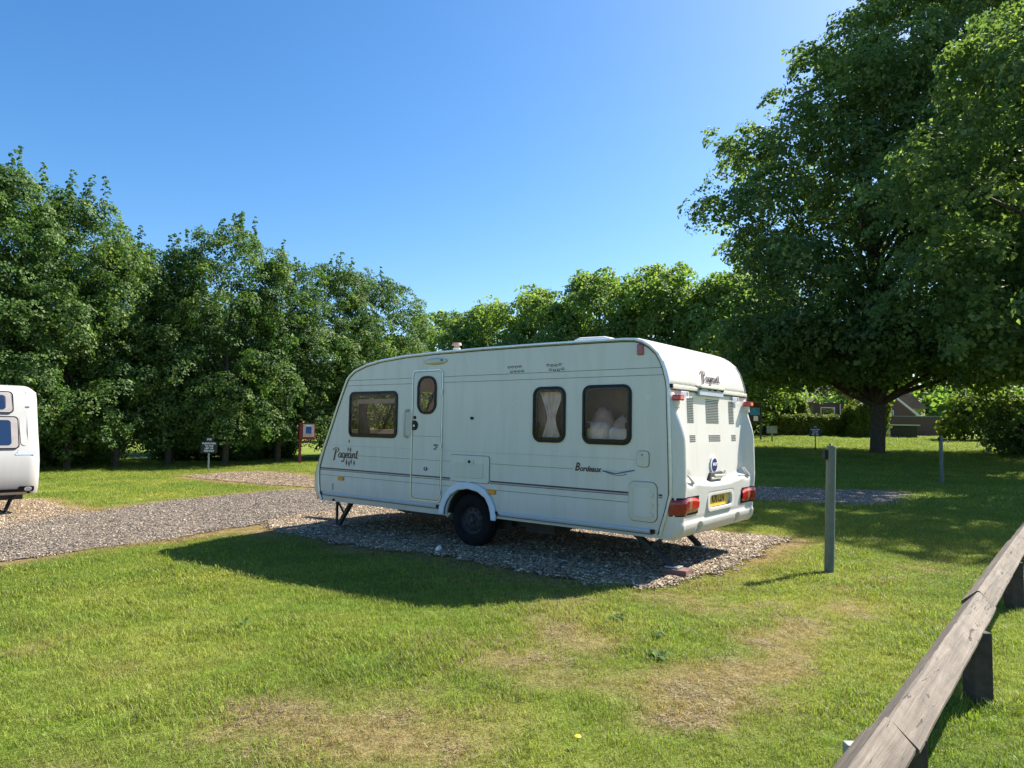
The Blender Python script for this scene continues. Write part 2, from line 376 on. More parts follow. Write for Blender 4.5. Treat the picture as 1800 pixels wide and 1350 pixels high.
# ------------------------------------------------------------------ numpy value noise
_tab = rng.random((256, 256))
def vnoise(x, y, s):
    x = np.asarray(x, float)*s+1000.3; y = np.asarray(y, float)*s+1000.7
    xi = np.floor(x).astype(int); yi = np.floor(y).astype(int); fx = x-xi; fy = y-yi
    fx = fx*fx*(3-2*fx); fy = fy*fy*(3-2*fy)
    a = _tab[xi % 256, yi % 256]; b = _tab[(xi+1) % 256, yi % 256]; c = _tab[xi % 256, (yi+1) % 256]; d = _tab[(xi+1) % 256, (yi+1) % 256]
    return (a*(1-fx)+b*fx)*(1-fy)+(c*(1-fx)+d*fx)*fy
def fbm(x, y, s, o=4):
    t = 0; n = 0
    for i in range(o): t = t+vnoise(x, y, s*2**i)*0.55**i; n += 0.55**i
    return t/n
def sstep(t): t = np.clip(t, 0, 1); return t*t*(3-2*t)
def G(x, y):
    x = np.asarray(x, float); y = np.asarray(y, float)
    z = -0.36*np.clip((-x-0.5)/10, 0, 1)+0.95*sstep((y-20)/34)*sstep((x-1)/6)
    return z+0.035*(fbm(x, y, 0.5, 3)-0.5)*sstep((y-3)/4)
def Gf(x, y): return float(G(x, y))
BLOBS = [(-1.31, 3.53, .5, .9), (-0.67, 3.34, .45, .8), (0.34, 4.91, .45, 1.1), (-0.04, 4.25, .45, .9), (0.98, 3.93, .5, 1.0), (1.51, 4.27, .45, .8),
         (2.31, 5.3, .6, .8), (-3.04, 4.73, .35, .8), (0.76, 3.28, .45, .8), (-0.87, 3.1, .6, .6), (1.46, 5.67, .4, .7),
         (3.6, 6.6, .7, .7), (-1.8, 3.0, .4, .6), (1.69, 4.66, .35, .8), (1.0, 3.5, .4, .7), (0.2, 5.5, .6, .6), (4.8, 7.4, .8, .6), (1.2, 6.05, .5, .6), (3.0, 5.9, .5, .5), (0.55, 4.55, .4, .8), (2.0, 4.85, .4, .8), (1.25, 3.6, .5, .8), (.2, 3.9, .35, .6), (-.3, 3.1, .5, .6), (-2.2, 4.2, .35, .5), (4.1, 7.2, .5, .6), (1.3, 4.0, .3, .7), (2.7, 5.6, .35, .7), (2.9, 6.3, .3, .6), (.5, 3.9, .3, .7), (-.4, 4.6, .3, .6), (1.9, 5.7, .3, .6),
         (-7.4, 11.9, .7, .9), (-5.2, 8.5, .5, .5), (-3.9, 10.1, .4, .6), (-7.0, 20.8, 1.6, .7), (-9.8, 22.2, 1.2, .7), (-4.8, 18.6, 1.2, .6), (3.4, 8.6, .5, .6)]
def dryness(x, y):
    x = np.asarray(x, float); y = np.asarray(y, float)
    wx = x+0.5*(fbm(x, y+50, 1.6, 3)-0.5); wy = y+0.5*(fbm(x+70, y, 1.6, 3)-0.5)
    d = 0.25*sstep((fbm(x, y, 0.8, 4)-0.55)/0.14)
    for bx, by, r, a in BLOBS:
        d = d+.92*a*np.exp(-((wx-bx)**2+(wy-by)**2*1.0)/(r*r*.6))
    fine = .55*fbm(x+9, y+5, 3.2, 3)+.45*fbm(x+19, y+35, 11.0, 3)
    return np.clip(.50*sstep((d*.85-1.25*(1-fine)+.28)/.62)*np.clip(d*1.4, 0, 1)+.26*np.clip(d, 0, 1.2)*(.4+1.2*fbm(x+3, y+60, 2.2, 3)), 0, 1)

# ------------------------------------------------------------------ instancing on real geometry
def source(name, mats, builder):
    me = bpy.data.meshes.new(name); v, f, lv = builder()
    me.from_pydata(v, [], f); a = me.attributes.new('lv', 'FLOAT', 'FACE'); a.data.foreach_set('value', lv)
    me.materials.append(mats); me.update()
    return bpy.data.objects.new(name, me)      # never linked to the scene
_groups = {}
def scatter_group(key, srcs, real=False):
    k = (key, real)
    if k in _groups: return _groups[k]
    g = bpy.data.node_groups.new('scatter_'+key, 'GeometryNodeTree')
    g.interface.new_socket('Geometry', in_out='INPUT', socket_type='NodeSocketGeometry')
    g.interface.new_socket('Geometry', in_out='OUTPUT', socket_type='NodeSocketGeometry')
    gi = g.nodes.new('NodeGroupInput'); go = g.nodes.new('NodeGroupOutput')
    j = g.nodes.new('GeometryNodeJoinGeometry')
    for s in srcs:
        oi = g.nodes.new('GeometryNodeObjectInfo'); oi.inputs['Object'].default_value = s; oi.inputs['As Instance'].default_value = True
        g.links.new(oi.outputs['Geometry'], j.inputs[0])
    ip = g.nodes.new('GeometryNodeInstanceOnPoints'); ip.inputs['Pick Instance'].default_value = True
    m2p = g.nodes.new('GeometryNodeMeshToPoints')
    ra = g.nodes.new('GeometryNodeInputNamedAttribute'); ra.data_type = 'FLOAT_VECTOR'; ra.inputs[0].default_value = 'rot'
    sa = g.nodes.new('GeometryNodeInputNamedAttribute'); sa.data_type = 'FLOAT'; sa.inputs[0].default_value = 'scl'
    g.links.new(gi.outputs[0], m2p.inputs[0]); g.links.new(m2p.outputs[0], ip.inputs['Points']); g.links.new(j.outputs[0], ip.inputs['Instance'])
    g.links.new(ra.outputs[0], ip.inputs['Rotation']); g.links.new(sa.outputs[0], ip.inputs['Scale'])
    out = ip.outputs[0]
    if real:
        rz = g.nodes.new('GeometryNodeRealizeInstances'); g.links.new(out, rz.inputs[0]); out = rz.outputs[0]
        for a_ in ('rot', 'scl'):
            rm = g.nodes.new('GeometryNodeRemoveAttribute'); rm.inputs['Name'].default_value = a_; g.links.new(out, rm.inputs[0]); out = rm.outputs[0]
    g.links.new(out, go.inputs[0])
    _groups[k] = g; return g
def scatter(name, P, rot, scl, key, srcs, parent=None, dry=None, real=False, **kw):
    me = bpy.data.meshes.new(name); n = len(P)
    me.vertices.add(n); me.vertices.foreach_set('co', np.asarray(P, np.float32).ravel())
    a = me.attributes.new('rot', 'FLOAT_VECTOR', 'POINT'); a.data.foreach_set('vector', np.asarray(rot, np.float32).ravel())
    a = me.attributes.new('scl', 'FLOAT', 'POINT'); a.data.foreach_set('value', np.asarray(scl, np.float32))
    if dry is not None:
        a = me.attributes.new('dry', 'FLOAT', 'POINT'); a.data.foreach_set('value', np.asarray(dry, np.float32))
    if real: a = me.attributes.new('rv', 'FLOAT', 'POINT'); a.data.foreach_set('value', rng.random(n).astype(np.float32))
    me.update()
    o = finish(bpy.data.objects.new(name, me), srcs[0].data.materials[0], parent, **kw)
    m = o.modifiers.new('scatter', 'NODES'); m.node_group = scatter_group(key, srcs, real); return o

def clump_builder(seed, n, leaf, flat=0.55, spread=1.0):
    def f():
        r = random.Random(seed); v, fs, lv = [], [], []
        for i in range(n):
            a = r.uniform(0, 6.283); q = spread*math.sqrt(r.random()); h = (1-q*q)*flat+r.uniform(-.22, .12)
            c = Vector((q*math.cos(a), q*math.sin(a), h))
            nrm = Vector((c.x*0.7+r.gauss(0, .45), c.y*0.7+r.gauss(0, .45), 0.9+r.gauss(0, .3))).normalized()
            t = nrm.orthogonal().normalized(); t = (Matrix.Rotation(r.uniform(0, 6.28), 3, nrm) @ t); b = nrm.cross(t)
            L = leaf*r.uniform(0.7, 1.25); W = L*r.uniform(.42, .55)
            b0 = len(v)
            pts = [(0, 0, 0), (.45, 1.0, .10), (1, 0, -.10), (.45, -1.0, .10)]
            for x, y, z in pts: v.append(tuple(c+t*(x-.4)*L*1.15+b*y*W*1.15+nrm*z*L))
            fs += [(b0, b0+1, b0+2), (b0, b0+2, b0+3)]; q = r.random(); lv += [q, q]
        return v, fs, lv
    return f
SRC = {}
for k, m, n, leaf, fl in (('row', 'leaf_row', 40, .25, .42), ('big', 'leaf_big', 36, .25, .45), ('far', 'leaf_far', 34, .26, .5), ('hedge', 'leaf_hedge', 20, .34, .45)):
    SRC[k] = [source('leaf_spray_'+k, M[m], clump_builder(100+i*7+len(k), n, leaf, fl)) for i in range(4)]
SRC['shoot'] = [source('leaf_shoot', M['leaf_row'], clump_builder(55, 12, .5, 1.6, .45))]
def tuft_builder(seed, n, rad, hmin, hmax, w):
    def f():
        r = random.Random(seed); v, fs, lv = [], [], []
        for i in range(n):
            a = r.uniform(0, 6.283); q = rad*math.sqrt(r.random()); c = Vector((q*math.cos(a), q*math.sin(a), -0.004))
            h = r.uniform(hmin, hmax); la = r.uniform(0, 6.283); ln = r.uniform(.2, 1.1)*h; d = Vector((math.cos(la), math.sin(la), 0)); s = Vector((-d.y, d.x, 0))*w*r.uniform(.6, 1.2)/2
            p1 = c+d*ln*.35+Vector((0, 0, h*.6)); p2 = c+d*ln+Vector((0, 0, h*r.uniform(.75, 1)))
            b0 = len(v); v += [tuple(c-s), tuple(c+s), tuple(p1+s*.8), tuple(p1-s*.8), tuple(p2)]
            fs += [(b0, b0+1, b0+2, b0+3), (b0+3, b0+2, b0+4)]; q = r.random(); lv += [q, q]
        return v, fs, lv
    return f
SRC['tuft'] = [source('grass_tuft', M['blade'], tuft_builder(i, 26, .07, .015, .045, .0032)) for i in range(5)]
SRC['tuft2'] = [source('grass_tuft_wide', M['blade'], tuft_builder(i+20, 34, .13, .02, .05, .006)) for i in range(5)]
def pebble_builder(seed, n, rad, s0, s1):
    def f():
        r = random.Random(seed); v, fs, lv = [], [], []
        bm = bmesh.new(); bmesh.ops.create_icosphere(bm, subdivisions=1, radius=1); bv = [x.co.copy() for x in bm.verts]; bf = [[x.index for x in q.verts] for q in bm.faces]; bm.free()
        for i in range(n):
            a = r.uniform(0, 6.283); q = rad*math.sqrt(r.random()); s = r.uniform(s0, s1)*.5
            sc = (s*r.uniform(.8, 1.4), s*r.uniform(.6, 1.0), s*r.uniform(.4, .75)); m = Matrix.Rotation(r.uniform(0, 6.28), 3, 'Z') @ Matrix.Rotation(r.gauss(0, .35), 3, 'X')
            b0 = len(v); k = r.random()
            for p in bv:
                p = Vector((p.x*sc[0]*r.uniform(.85, 1.1), p.y*sc[1]*r.uniform(.85, 1.1), p.z*sc[2]*r.uniform(.85, 1.1))); p = m @ p
                v.append((p.x+q*math.cos(a), p.y+q*math.sin(a), p.z+sc[2]*r.uniform(.2, .5)))
            fs += [tuple(b0+i_ for i_ in q_) for q_ in bf]; lv += [k]*len(bf)
        return v, fs, lv
    return f
SRC['peb'] = [source('pebble_group', M['stone'], pebble_builder(i, 16, .09, .016, .04)) for i in range(5)]
SRC['peb2'] = [source('small_stone_group', M['stone2'], pebble_builder(i+30, 14, .13, .012, .03)) for i in range(5)]

# ------------------------------------------------------------------ ground polygons (plan, metres)
def rough_poly(p, amp=0.06, step=0.25):
    out = []
    for i in range(len(p)):
        a = Vector(p[i]); b = Vector(p[(i+1) % len(p)]); k = max(1, int((b-a).length/step))
        for j in range(k): out.append(tuple(a.lerp(b, j/k)))
    q = np.array(out); q = q+amp*2*np.stack([fbm(q[:, 0]*1.0, q[:, 1], 2.5, 3)-.5, fbm(q[:, 0]+33, q[:, 1], 2.5, 3)-.5], 1)*1.6
    return [tuple(x) for x in q]
ROAD = [(-20, -6), (-12.0, 1.5), (-8.6, 7.6), (-7.95, 9.7), (-7.7, 10.9), (-7.4, 12.4), (-6.9, 13.9), (-5.9, 15.3), (-4.4, 16.3), (-2.0, 20), (1.0, 27), (3.6, 26),
        (0.8, 19), (-0.8, 15.3), (-1.6, 13.2), (-2.6, 11.6), (-3.5, 10.75), (-4.03, 9.93), (-4.48, 9.2), (-4.91, 8.66), (-5.28, 8.14), (-5.65, 7.74), (-6.08, 7.15), (-7.4, 4.6), (-10.0, 0.6), (-16, -8)]
PAD = [(-3.7, 10.6), (-3.4, 9.95), (-3.1, 9.62), (-2.71, 9.2), (-2.14, 8.68), (-1.62, 8.18), (-1.17, 7.81), (-0.67, 7.42), (-0.26, 7.12), (0.12, 6.82), (0.6, 6.43),
       (0.87, 6.23), (1.12, 6.15), (1.5, 6.36), (1.95, 6.92), (2.5, 7.57), (2.9, 8.19), (3.45, 8.83), (3.25, 9.0), (3.0, 9.15), (2.4, 9.6), (0.5, 11.2), (-1.0, 12.4), (-2.2, 13.0)]
LEFTPAD = [(-14.5, 13.6), (-11.54, 14.7), (-10.33, 15.06), (-9.33, 14.12), (-8.2, 12.9), (-7.5, 12.2), (-7.4, 11.2), (-7.8, 9.9), (-8.4, 9.0), (-10.5, 10.2), (-14.5, 11)]
STRIP = [(-10.3, 21.85), (-9.87, 22.99), (-8.62, 23.44), (-7.0, 21.87), (-5.54, 19.43), (-4.3, 17.62), (-3.82, 15.9), (-4.73, 16.61), (-6.61, 18.02), (-8.49, 19.81)]
RSTRIP = [(1.5, 17.6), (5.49, 16.62), (5.81, 16.67), (7.39, 16.35), (8.95, 16.04), (8.84, 15.5), (7.53, 13.84), (6.88, 13.17), (6.01, 13.25), (4.8, 13.78), (0.9, 15.2)]
polys = {k: rough_poly(v, .13 if k == 'road' else .08) for k, v in dict(road=ROAD, pad=PAD, left=LEFTPAD, strip=STRIP, right=RSTRIP).items()}
def inside(x, y, poly):
    p = np.array(poly); x = np.asarray(x); y = np.asarray(y); c = np.zeros(x.shape, bool); n = len(p); j = n-1
    for i in range(n):
        xi, yi = p[i]; xj, yj = p[j]
        t = ((yi > y) != (yj > y)) & (x < (xj-xi)*(y-yi)/((yj-yi) if yj != yi else 1e-9)+xi)
        c ^= t; j = i
    return c
def edge_dist(x, y, poly):
    p = np.array(poly); d = np.full(np.shape(x), 1e9)
    for i in range(len(p)):
        a = p[i]; b = p[(i+1) % len(p)]; ab = b-a; L = ab@ab+1e-9
        t = np.clip(((x-a[0])*ab[0]+(y-a[1])*ab[1])/L, 0, 1)
        d = np.minimum(d, np.hypot(x-a[0]-t*ab[0], y-a[1]-t*ab[1]))
    return d
# ground: one sheet to the horizon
gx = np.concatenate([-np.geomspace(900, 19, 26), np.arange(-18, 18.01, .16), np.geomspace(19, 900, 26)])
gy = np.concatenate([-np.geomspace(300, 4, 14), np.arange(-3, 34, .16), np.geomspace(35, 1500, 34)])
XX, YY = np.meshgrid(gx, gy); nx, ny = len(gx), len(gy)
ZZ = G(XX, YY)
V = np.stack([XX.ravel(), YY.ravel(), ZZ.ravel()], 1)
idx = np.arange(nx*ny).reshape(ny, nx)
Fq = np.stack([idx[:-1, :-1].ravel(), idx[:-1, 1:].ravel(), idx[1:, 1:].ravel(), idx[1:, :-1].ravel()], 1)
me = bpy.data.meshes.new('ground'); me.vertices.add(len(V)); me.vertices.foreach_set('co', V.astype(np.float32).ravel())
me.loops.add(Fq.size); me.loops.foreach_set('vertex_index', Fq.ravel().astype(np.int32)); me.polygons.add(len(Fq))
me.polygons.foreach_set('loop_start', np.arange(0, Fq.size, 4, dtype=np.int32)); me.polygons.foreach_set('loop_total', np.full(len(Fq), 4, np.int32))
me.update(calc_edges=True); me.validate()
at = me.attributes.new('dry', 'FLOAT', 'POINT')
dry = dryness(V[:, 0], V[:, 1])
for k in ('pad', 'left', 'strip', 'road'):
    ed = edge_dist(V[:, 0], V[:, 1], polys[k]); dry = np.clip(dry+np.clip(1.1*np.exp(-(ed/0.38)**2)*(fbm(V[:, 0], V[:, 1], .9, 3)*3.0-.55), 0, 1), 0, 1)
at.data.foreach_set('value', dry.astype(np.float32))
finish(bpy.data.objects.new('ground', me), M['lawn'], smooth=True, kind='structure')
def sheet(name, poly, mat, dz, kind='structure'):
    bm = bmesh.new(); vs = [bm.verts.new((x, y, 0)) for x, y in poly]
    es = [bm.edges.new((vs[i], vs[(i+1) % len(vs)])) for i in range(len(vs))]
    bmesh.ops.triangle_fill(bm, use_beauty=True, edges=es)
    p = np.array(poly)
    for axis, lo, hi in ((0, p[:, 0].min(), p[:, 0].max()), (1, p[:, 1].min(), p[:, 1].max())):
        c = math.floor(lo)+.5
        while c < hi:
            co = Vector((c, 0, 0)) if axis == 0 else Vector((0, c, 0)); no = Vector((1, 0, 0)) if axis == 0 else Vector((0, 1, 0))
            bmesh.ops.bisect_plane(bm, geom=bm.verts[:]+bm.edges[:]+bm.faces[:], plane_co=co, plane_no=no); c += 0.5
    for v in bm.verts: v.co.z = Gf(v.co.x, v.co.y)+dz
    return frombm(name, bm, mat, kind=kind)
sheet('gravel_road', polys['road'], M['road'], 0.012)
sheet('gravel_pitch', polys['pad'], M['pad'], 0.018)
sheet('gravel_pitch', polys['left'], M['pad'], 0.008)
sheet('gravel_pitch', polys['strip'], M['pad'], 0.014)
sheet('gravel_pitch', polys['right'], M['road'], 0.014)

# grass blades and stones
def sample(n, x0, x1, y0, y1, fov=True):
    x = rng.uniform(x0, x1, n); y = rng.uniform(y0, y1, n)
    if fov:
        k = (x > -0.80*y-.5) & (x < 0.80*y+.5); x, y = x[k], y[k]
    return x, y
def grass(n, box_, key, s0, s1, name, label=None):
    x, y = sample(n, *box_)
    k = np.ones(len(x), bool)
    for q, marg in (('road', .10), ('pad', .03), ('left', .05), ('strip', .02), ('right', .02)):
        ins = inside(x, y, polys[q]); k &= ~(ins & (edge_dist(x, y, polys[q]) > marg*rng.random(len(x))*2))
    x, y = x[k], y[k]
    d = dryness(x, y)
    for q in ('pad', 'left', 'strip', 'road'):
        ed = edge_dist(x, y, polys[q]); d = np.clip(d+np.clip(1.1*np.exp(-(ed/0.38)**2)*(fbm(x, y, .9, 3)*3.0-.55), 0, 1), 0, 1)
    keep = rng.random(len(x)) < 1-.45*d; x, y, d = x[keep], y[keep], d[keep]
    lush = sstep((fbm(x+4, y+7, 2.2, 3)-.48)/.2)
    s = rng.uniform(s0, s1, len(x))*(1-.40*d)*(.85+.45*lush)
    rot = np.stack([rng.normal(0, .12, len(x)), rng.normal(0, .12, len(x)), rng.uniform(0, 6.283, len(x))], 1)
    return scatter(name, np.stack([x, y, G(x, y)], 1), rot, s, key, SRC[key], dry=d, kind='stuff')
grass(26000, (-5, 5, 1.5, 6.2), 'tuft', .7, 1.15, 'lawn_grass')
grass(56000, (-11, 11, 6.0, 13), 'tuft2', .55, .95, 'lawn_grass')
grass(46000, (-20, 22, 12.5, 30), 'tuft2', .9, 1.5, 'lawn_grass')
grass(42000, (-4, 44, 30, 60), 'tuft2', 1.7, 2.6, 'lawn_grass')
def stones(n, poly, key, box_, s0, s1, dz, name):
    x, y = sample(n, *box_, fov=False); k = inside(x, y, polys[poly]) | (edge_dist(x, y, polys[poly]) < .05*rng.random(len(x))**2*3); x, y = x[k], y[k]
    rot = np.stack([np.zeros(len(x)), np.zeros(len(x)), rng.uniform(0, 6.283, len(x))], 1)
    return scatter(name, np.stack([x, y, G(x, y)+dz], 1), rot, rng.uniform(s0, s1, len(x)), key, SRC[key], kind='stuff')
stones(16000, 'pad', 'peb', (-4.5, 4, 6, 13.2), .65, 1.05, .018, 'gravel_stones')
stones(9000, 'road', 'peb2', (-9.5, 0, 6, 17), .7, 1.2, .012, 'road_stones')
stones(5000, 'left', 'peb', (-12, -7, 9, 15.2), .6, 1.0, .008, 'gravel_stones')
stones(3000, 'strip', 'peb', (-10.5, -3.5, 15.5, 23.6), .7, 1.1, .014, 'gravel_stones')
stones(5000, 'right', 'peb2', (2, 9.2, 13, 17), .8, 1.3, .014, 'gravel_stones')

# ------------------------------------------------------------------ the caravan (local: x towards its rear, y across to the far side, z up)
O = (-0.4826, 8.0201, 0.0)
van = thing('caravan', 'white touring caravan with plum script lettering parked on the central gravel pitch', 'caravan', O, R_(-38.115))
W = 2.05
trimF = [(2.742, .335), (2.80, .45), (2.815, .553), (2.825, .70), (2.82, .792), (2.72, 1.05), (2.601, 1.30), (2.453, 1.617), (2.306, 1.905), (2.255, 2.00), (2.20, 2.055), (2.09, 2.122), (1.86, 2.19), (1.57, 2.236), (1.10, 2.272), (.6, 2.288)]
outF = [(2.93, .345), (2.985, .45), (3.005, .553), (2.998, .68), (2.945, .80), (2.83, 1.06), (2.69, 1.32), (2.50, 1.635), (2.335, 1.918), (2.28, 2.01), (2.215, 2.072), (2.09, 2.14), (1.86, 2.208), (1.57, 2.252), (1.10, 2.288), (.6, 2.304)]
roof = [(-.19, .0), (-1.0, .0), (-1.7, -.006), (-2.03, -.012), (-2.14, -.02), (-2.23, -.05), (-2.31, -.10), (-2.38, -.165), (-2.43, -.25), (-2.462, -.34), (-2.485, -.43), (-2.495, -.50)]
trimR = [(u, 2.295+d) for u, d in roof]
outR = [(u-.004, 2.312+d) for u, d in roof]
lowR = [(-2.50, 1.60), (-2.512, 1.25), (-2.52, .90), (-2.52, .78), (-2.48, .62), (-2.412, .40)]
prof_trim = [(-u, z) for u, z in trimF+trimR+lowR]           # side wall outline, front bottom -> over roof -> rear bottom
shellA = [(-u, z) for u, z in trimF+trimR]; shellB = [(-u, z) for u, z in outF+outR]
def side_outline(inset=0.0):
    p = list(prof_trim); return p+[(p[-1][0]-.02, .372), (0.41, .372), (0.40, .372), (-.46, .334), (-2.70, .334)]
win_rects = {'front': (-2.185, 1.225, -1.231, 1.832, .085), 'mid': (.913, 1.238, 1.333, 1.832, .10), 'big': (1.543, 1.236, 2.105, 1.836, .09)}
holes = []
def shrink(r, s): return (r[0]+s, r[1]+s, r[2]-s, r[3]-s, max(r[4]-s, .02))
for r in win_rects.values(): q = shrink(r, .03); holes.append(rrect(*q))
door_rect = (-.962, .478, -.434, 2.08, .07)
dwin = (-.864, 1.535, -.538, 2.003, .13)
arch_pts = [(-.345, .334), (-.345, .40), (-.31, .50), (-.25, .585), (-.15, .65), (0, .675), (.15, .65), (.25, .585), (.31, .50), (.345, .40), (.345, .372)]
so = prof_trim+[(prof_trim[-1][0]-.02, .372)]+list(reversed(arch_pts))+[(-2.70, .334)]
holes.append(rrect(*shrink(door_rect, .004)))
wall = prism('side_wall', so, 0.0, 0.03, M['paint'], van, holes=holes)
bev(wall, .003, 1)
# far side wall; its unseen windows are added to let sun inside
farwin = [(-2.15, 1.24, -1.25, 1.83, .08), (-.55, 1.30, .35, 1.83, .08), (1.0, 1.24, 2.0, 1.83, .08)]
prism('side_wall', prof_trim+[(2.38, .372), (-2.70, .334)], W-.03, W, M['paint'], van, holes=[rrect(*r) for r in farwin])
for r in farwin:
    prism('window', rrect(r[0]-.03, r[1]-.03, r[2]+.03, r[3]+.03, .09), W+.001, W+.015, M['black'], van, holes=[rrect(*r)])
    prism('pane', rrect(*r), W-.01, W-.006, M['glass'], van)
# roof and front shell
secs = [(0.0, 0.0), (.012, .35), (.035, .78), (.07, 1.0), (.24, 1.01), (W*.5-.3, 1.02), (W*.5, 1.03), (W*.5+.3, 1.02), (W-.24, 1.01), (W-.07, 1.0), (W-.035, .78), (W-.012, .35), (W, 0.0)]
vs, fs = [], []; n = len(shellA)
for y, k in secs:
    for (ax_, az), (bx, bz) in zip(shellA, shellB): vs.append((ax_+(bx-ax_)*k, y, az+(bz-az)*k))
for i in range(len(secs)-1):
    for j in range(n-1):
        if 6 <= j <= 7 and secs[i][0] > .2 and secs[i+1][0] < W-.2: continue
        fs.append((i*n+j, i*n+j+1, (i+1)*n+j+1, (i+1)*n+j))
shell = mesh('body_shell', vs, fs, M['paint'], van); autosmooth(shell, 50)
sm = shell.modifiers.new('thick', 'SOLIDIFY'); sm.thickness = .012; sm.offset = 0 - 1
# front window (seen only from the other side) and panel line
fwn = [( -2.40, 1.70), (-2.60, 1.26)]
bm = bmesh.new(); bm_prism(bm, [(-2.355, 1.905), (-2.349, 1.908), (-2.698, 1.318), (-2.704, 1.315)], .24, W-.24, 'side'); frombm('front_window', bm, M['glass'], van)
for y in (.24, W*.5, W-.28): bm = bmesh.new(); bm_prism(bm, [(-2.36, 1.915), (-2.345, 1.92), (-2.70, 1.305), (-2.71, 1.31)], y, y+.04, 'side'); frombm('front_window_bar', bm, M['black'], van)
# rear moulded panel
NV, NZ = 72, 84
def rear_e(v, z):
    vm = min(v, W-v)
    ridge = .05+.045*min(max((1.75-z)/.55, 0), 1)
    F = .014+.10*float(sstep((1.79-z)/.50))            # fin height
    low = float(sstep((1.80-z)/.05))
    base = .004+.012*float(sstep((1.7-z)/.9))
    smile = .885+.085*((v-W/2)/(W/2-.12))**2
    shelf = float(sstep((smile-z)/.05))
    body = .092
    f_in = float(sstep((ridge+.075-vm)/.06))            # fin profile, steep inside
    e = base+(F-base)*f_in if F > base else base
    e = e+(body-e)*shelf if body > e else e
    e *= low
    # grab hollows below the fins
    for gc in (.26, W-.26):
        dd = ((v-gc)/.11)**2+((z-.925)/.055)**2
        e -= .05*math.exp(-dd*1.4)
    # plate recess
    dd = max(abs(v-W/2)/.31, abs(z-.672)/.075)
    e -= .035*float(sstep((1.12-dd)/.18))
    # bumper groove and tuck under
    e -= .008*math.exp(-((z-.535)/.008)**2)*(1 if .18 < v < W-.18 else 0)
    e += .012*float(sstep((.53-z)/.03))
    for gc in (.50, W-.53):
        e -= .045*float(sstep((1.15-math.hypot((v-gc)/.05, (z-.445)/.042))/.25))
    t = max(0, (.47-z)/.09); e -= .045*t*t
    # rounded outer corners
    r = .10; c = 1.0
    if vm < r: c = math.sqrt(max(0, 1-((r-vm)/r)**2))
    return e*(.12+.88*c if vm > 0 else 0)
def base_u(z):
    L = [(1.83, 2.494), (1.60, 2.50), (1.25, 2.512), (.90, 2.52), (.70, 2.505), (.37, 2.475)]
    for (z0, u0), (z1, u1) in zip(L, L[1:]):
        if z >= z1: return u1+(u0-u1)*(z-z1)/(z0-z1)
    return L[-1][1]
vv = sorted(set([0, .006, .015, .03, .045, .06, .08, .10, .12, .14, .16, .18]+[W-x for x in (0, .006, .015, .03, .045, .06, .08, .10, .12, .14, .16, .18)]+list(np.linspace(.2, W-.2, NV))))
zz = list(np.linspace(1.80, .37, NZ))
vs = []; fs = []
for z in zz:
    zb = z
    for v in vv: vs.append((base_u(z)+rear_e(v, z)-(0.03 if z < .40 and 0 else 0), v, z if z > .45 else z-.0))
nvv = len(vv)
for i in range(len(zz)-1):
    for j in range(nvv-1): fs.append((i*nvv+j, i*nvv+j+1, (i+1)*nvv+j+1, (i+1)*nvv+j))
rp = mesh('rear_panel', vs, fs, M['white2'], van, True)
# rear side webs so the panel closes onto the trim at the bottom
for y0 in (0.0, W):
    poly = [(base_u(z), z) for z in zz]+[(2.40, .37), (2.42, .45), (2.47, .62), (2.50, .80), (2.49, 1.80)]
    prism('corner_web', poly, y0+(.0005 if y0 == 0 else -.0025), y0+(.0025 if y0 == 0 else -.0005), M['white2'], van)
# underside floor and interior lining
prism('floor_board', [(-2.70, .345), (-.39, .36), (-.39, .40), (-2.70, .40)], .03, W-.03, M['under'], van)
prism('floor_board', [(.39, .365), (2.44, .375), (2.44, .40), (.39, .40)], .03, W-.03, M['under'], van)
prism('floor_board', [(-.389, .36), (.389, .365), (.389, .40), (-.389, .40)], .36, W-.36, M['under'], van)
bm = bmesh.new(); bm_box(bm, -1.15, 1.35, .42, .7, W-.04, 1.25); bm_box(bm, -2.5, .45, .42, -1.3, W-.04, .80); bm_box(bm, .75, .06, .42, .79, W-.04, 2.2); bm_box(bm, 1.44, .5, .42, 2.45, W-.04, .85); bm_box(bm, 1.44, 1.0, .85, 1.47, W-.04, 2.2); frombm('interior_furniture', bm, M['interior'], van)
# interior things behind the windows; big-window cushions are added in place of reflections
bm = bmesh.new()
bm_box(bm, 1.46, .05, 1.15, 1.80, .30, 1.47); bm_box(bm, 1.78, .06, 1.15, 2.2, .34, 1.42)
cu = frombm('stand_in_cushion', bm, M['plasticwrap'], van); bev(cu, .07, 4)
for (x0, x1, zt) in ((1.55, 1.80, 1.50), (1.82, 2.08, 1.42)):
    bm = bmesh.new(); bmesh.ops.create_uvsphere(bm, u_segments=16, v_segments=10, radius=1)
    for v in bm.verts: v.co = Vector(((x0+x1)/2+v.co.x*(x1-x0)*.62, .19+v.co.y*.12, 1.34+v.co.z*(zt-1.22)+.02*math.sin(v.co.x*23+v.co.z*31)))
    frombm('stand_in_cushion', bm, M['beige'], van, True)
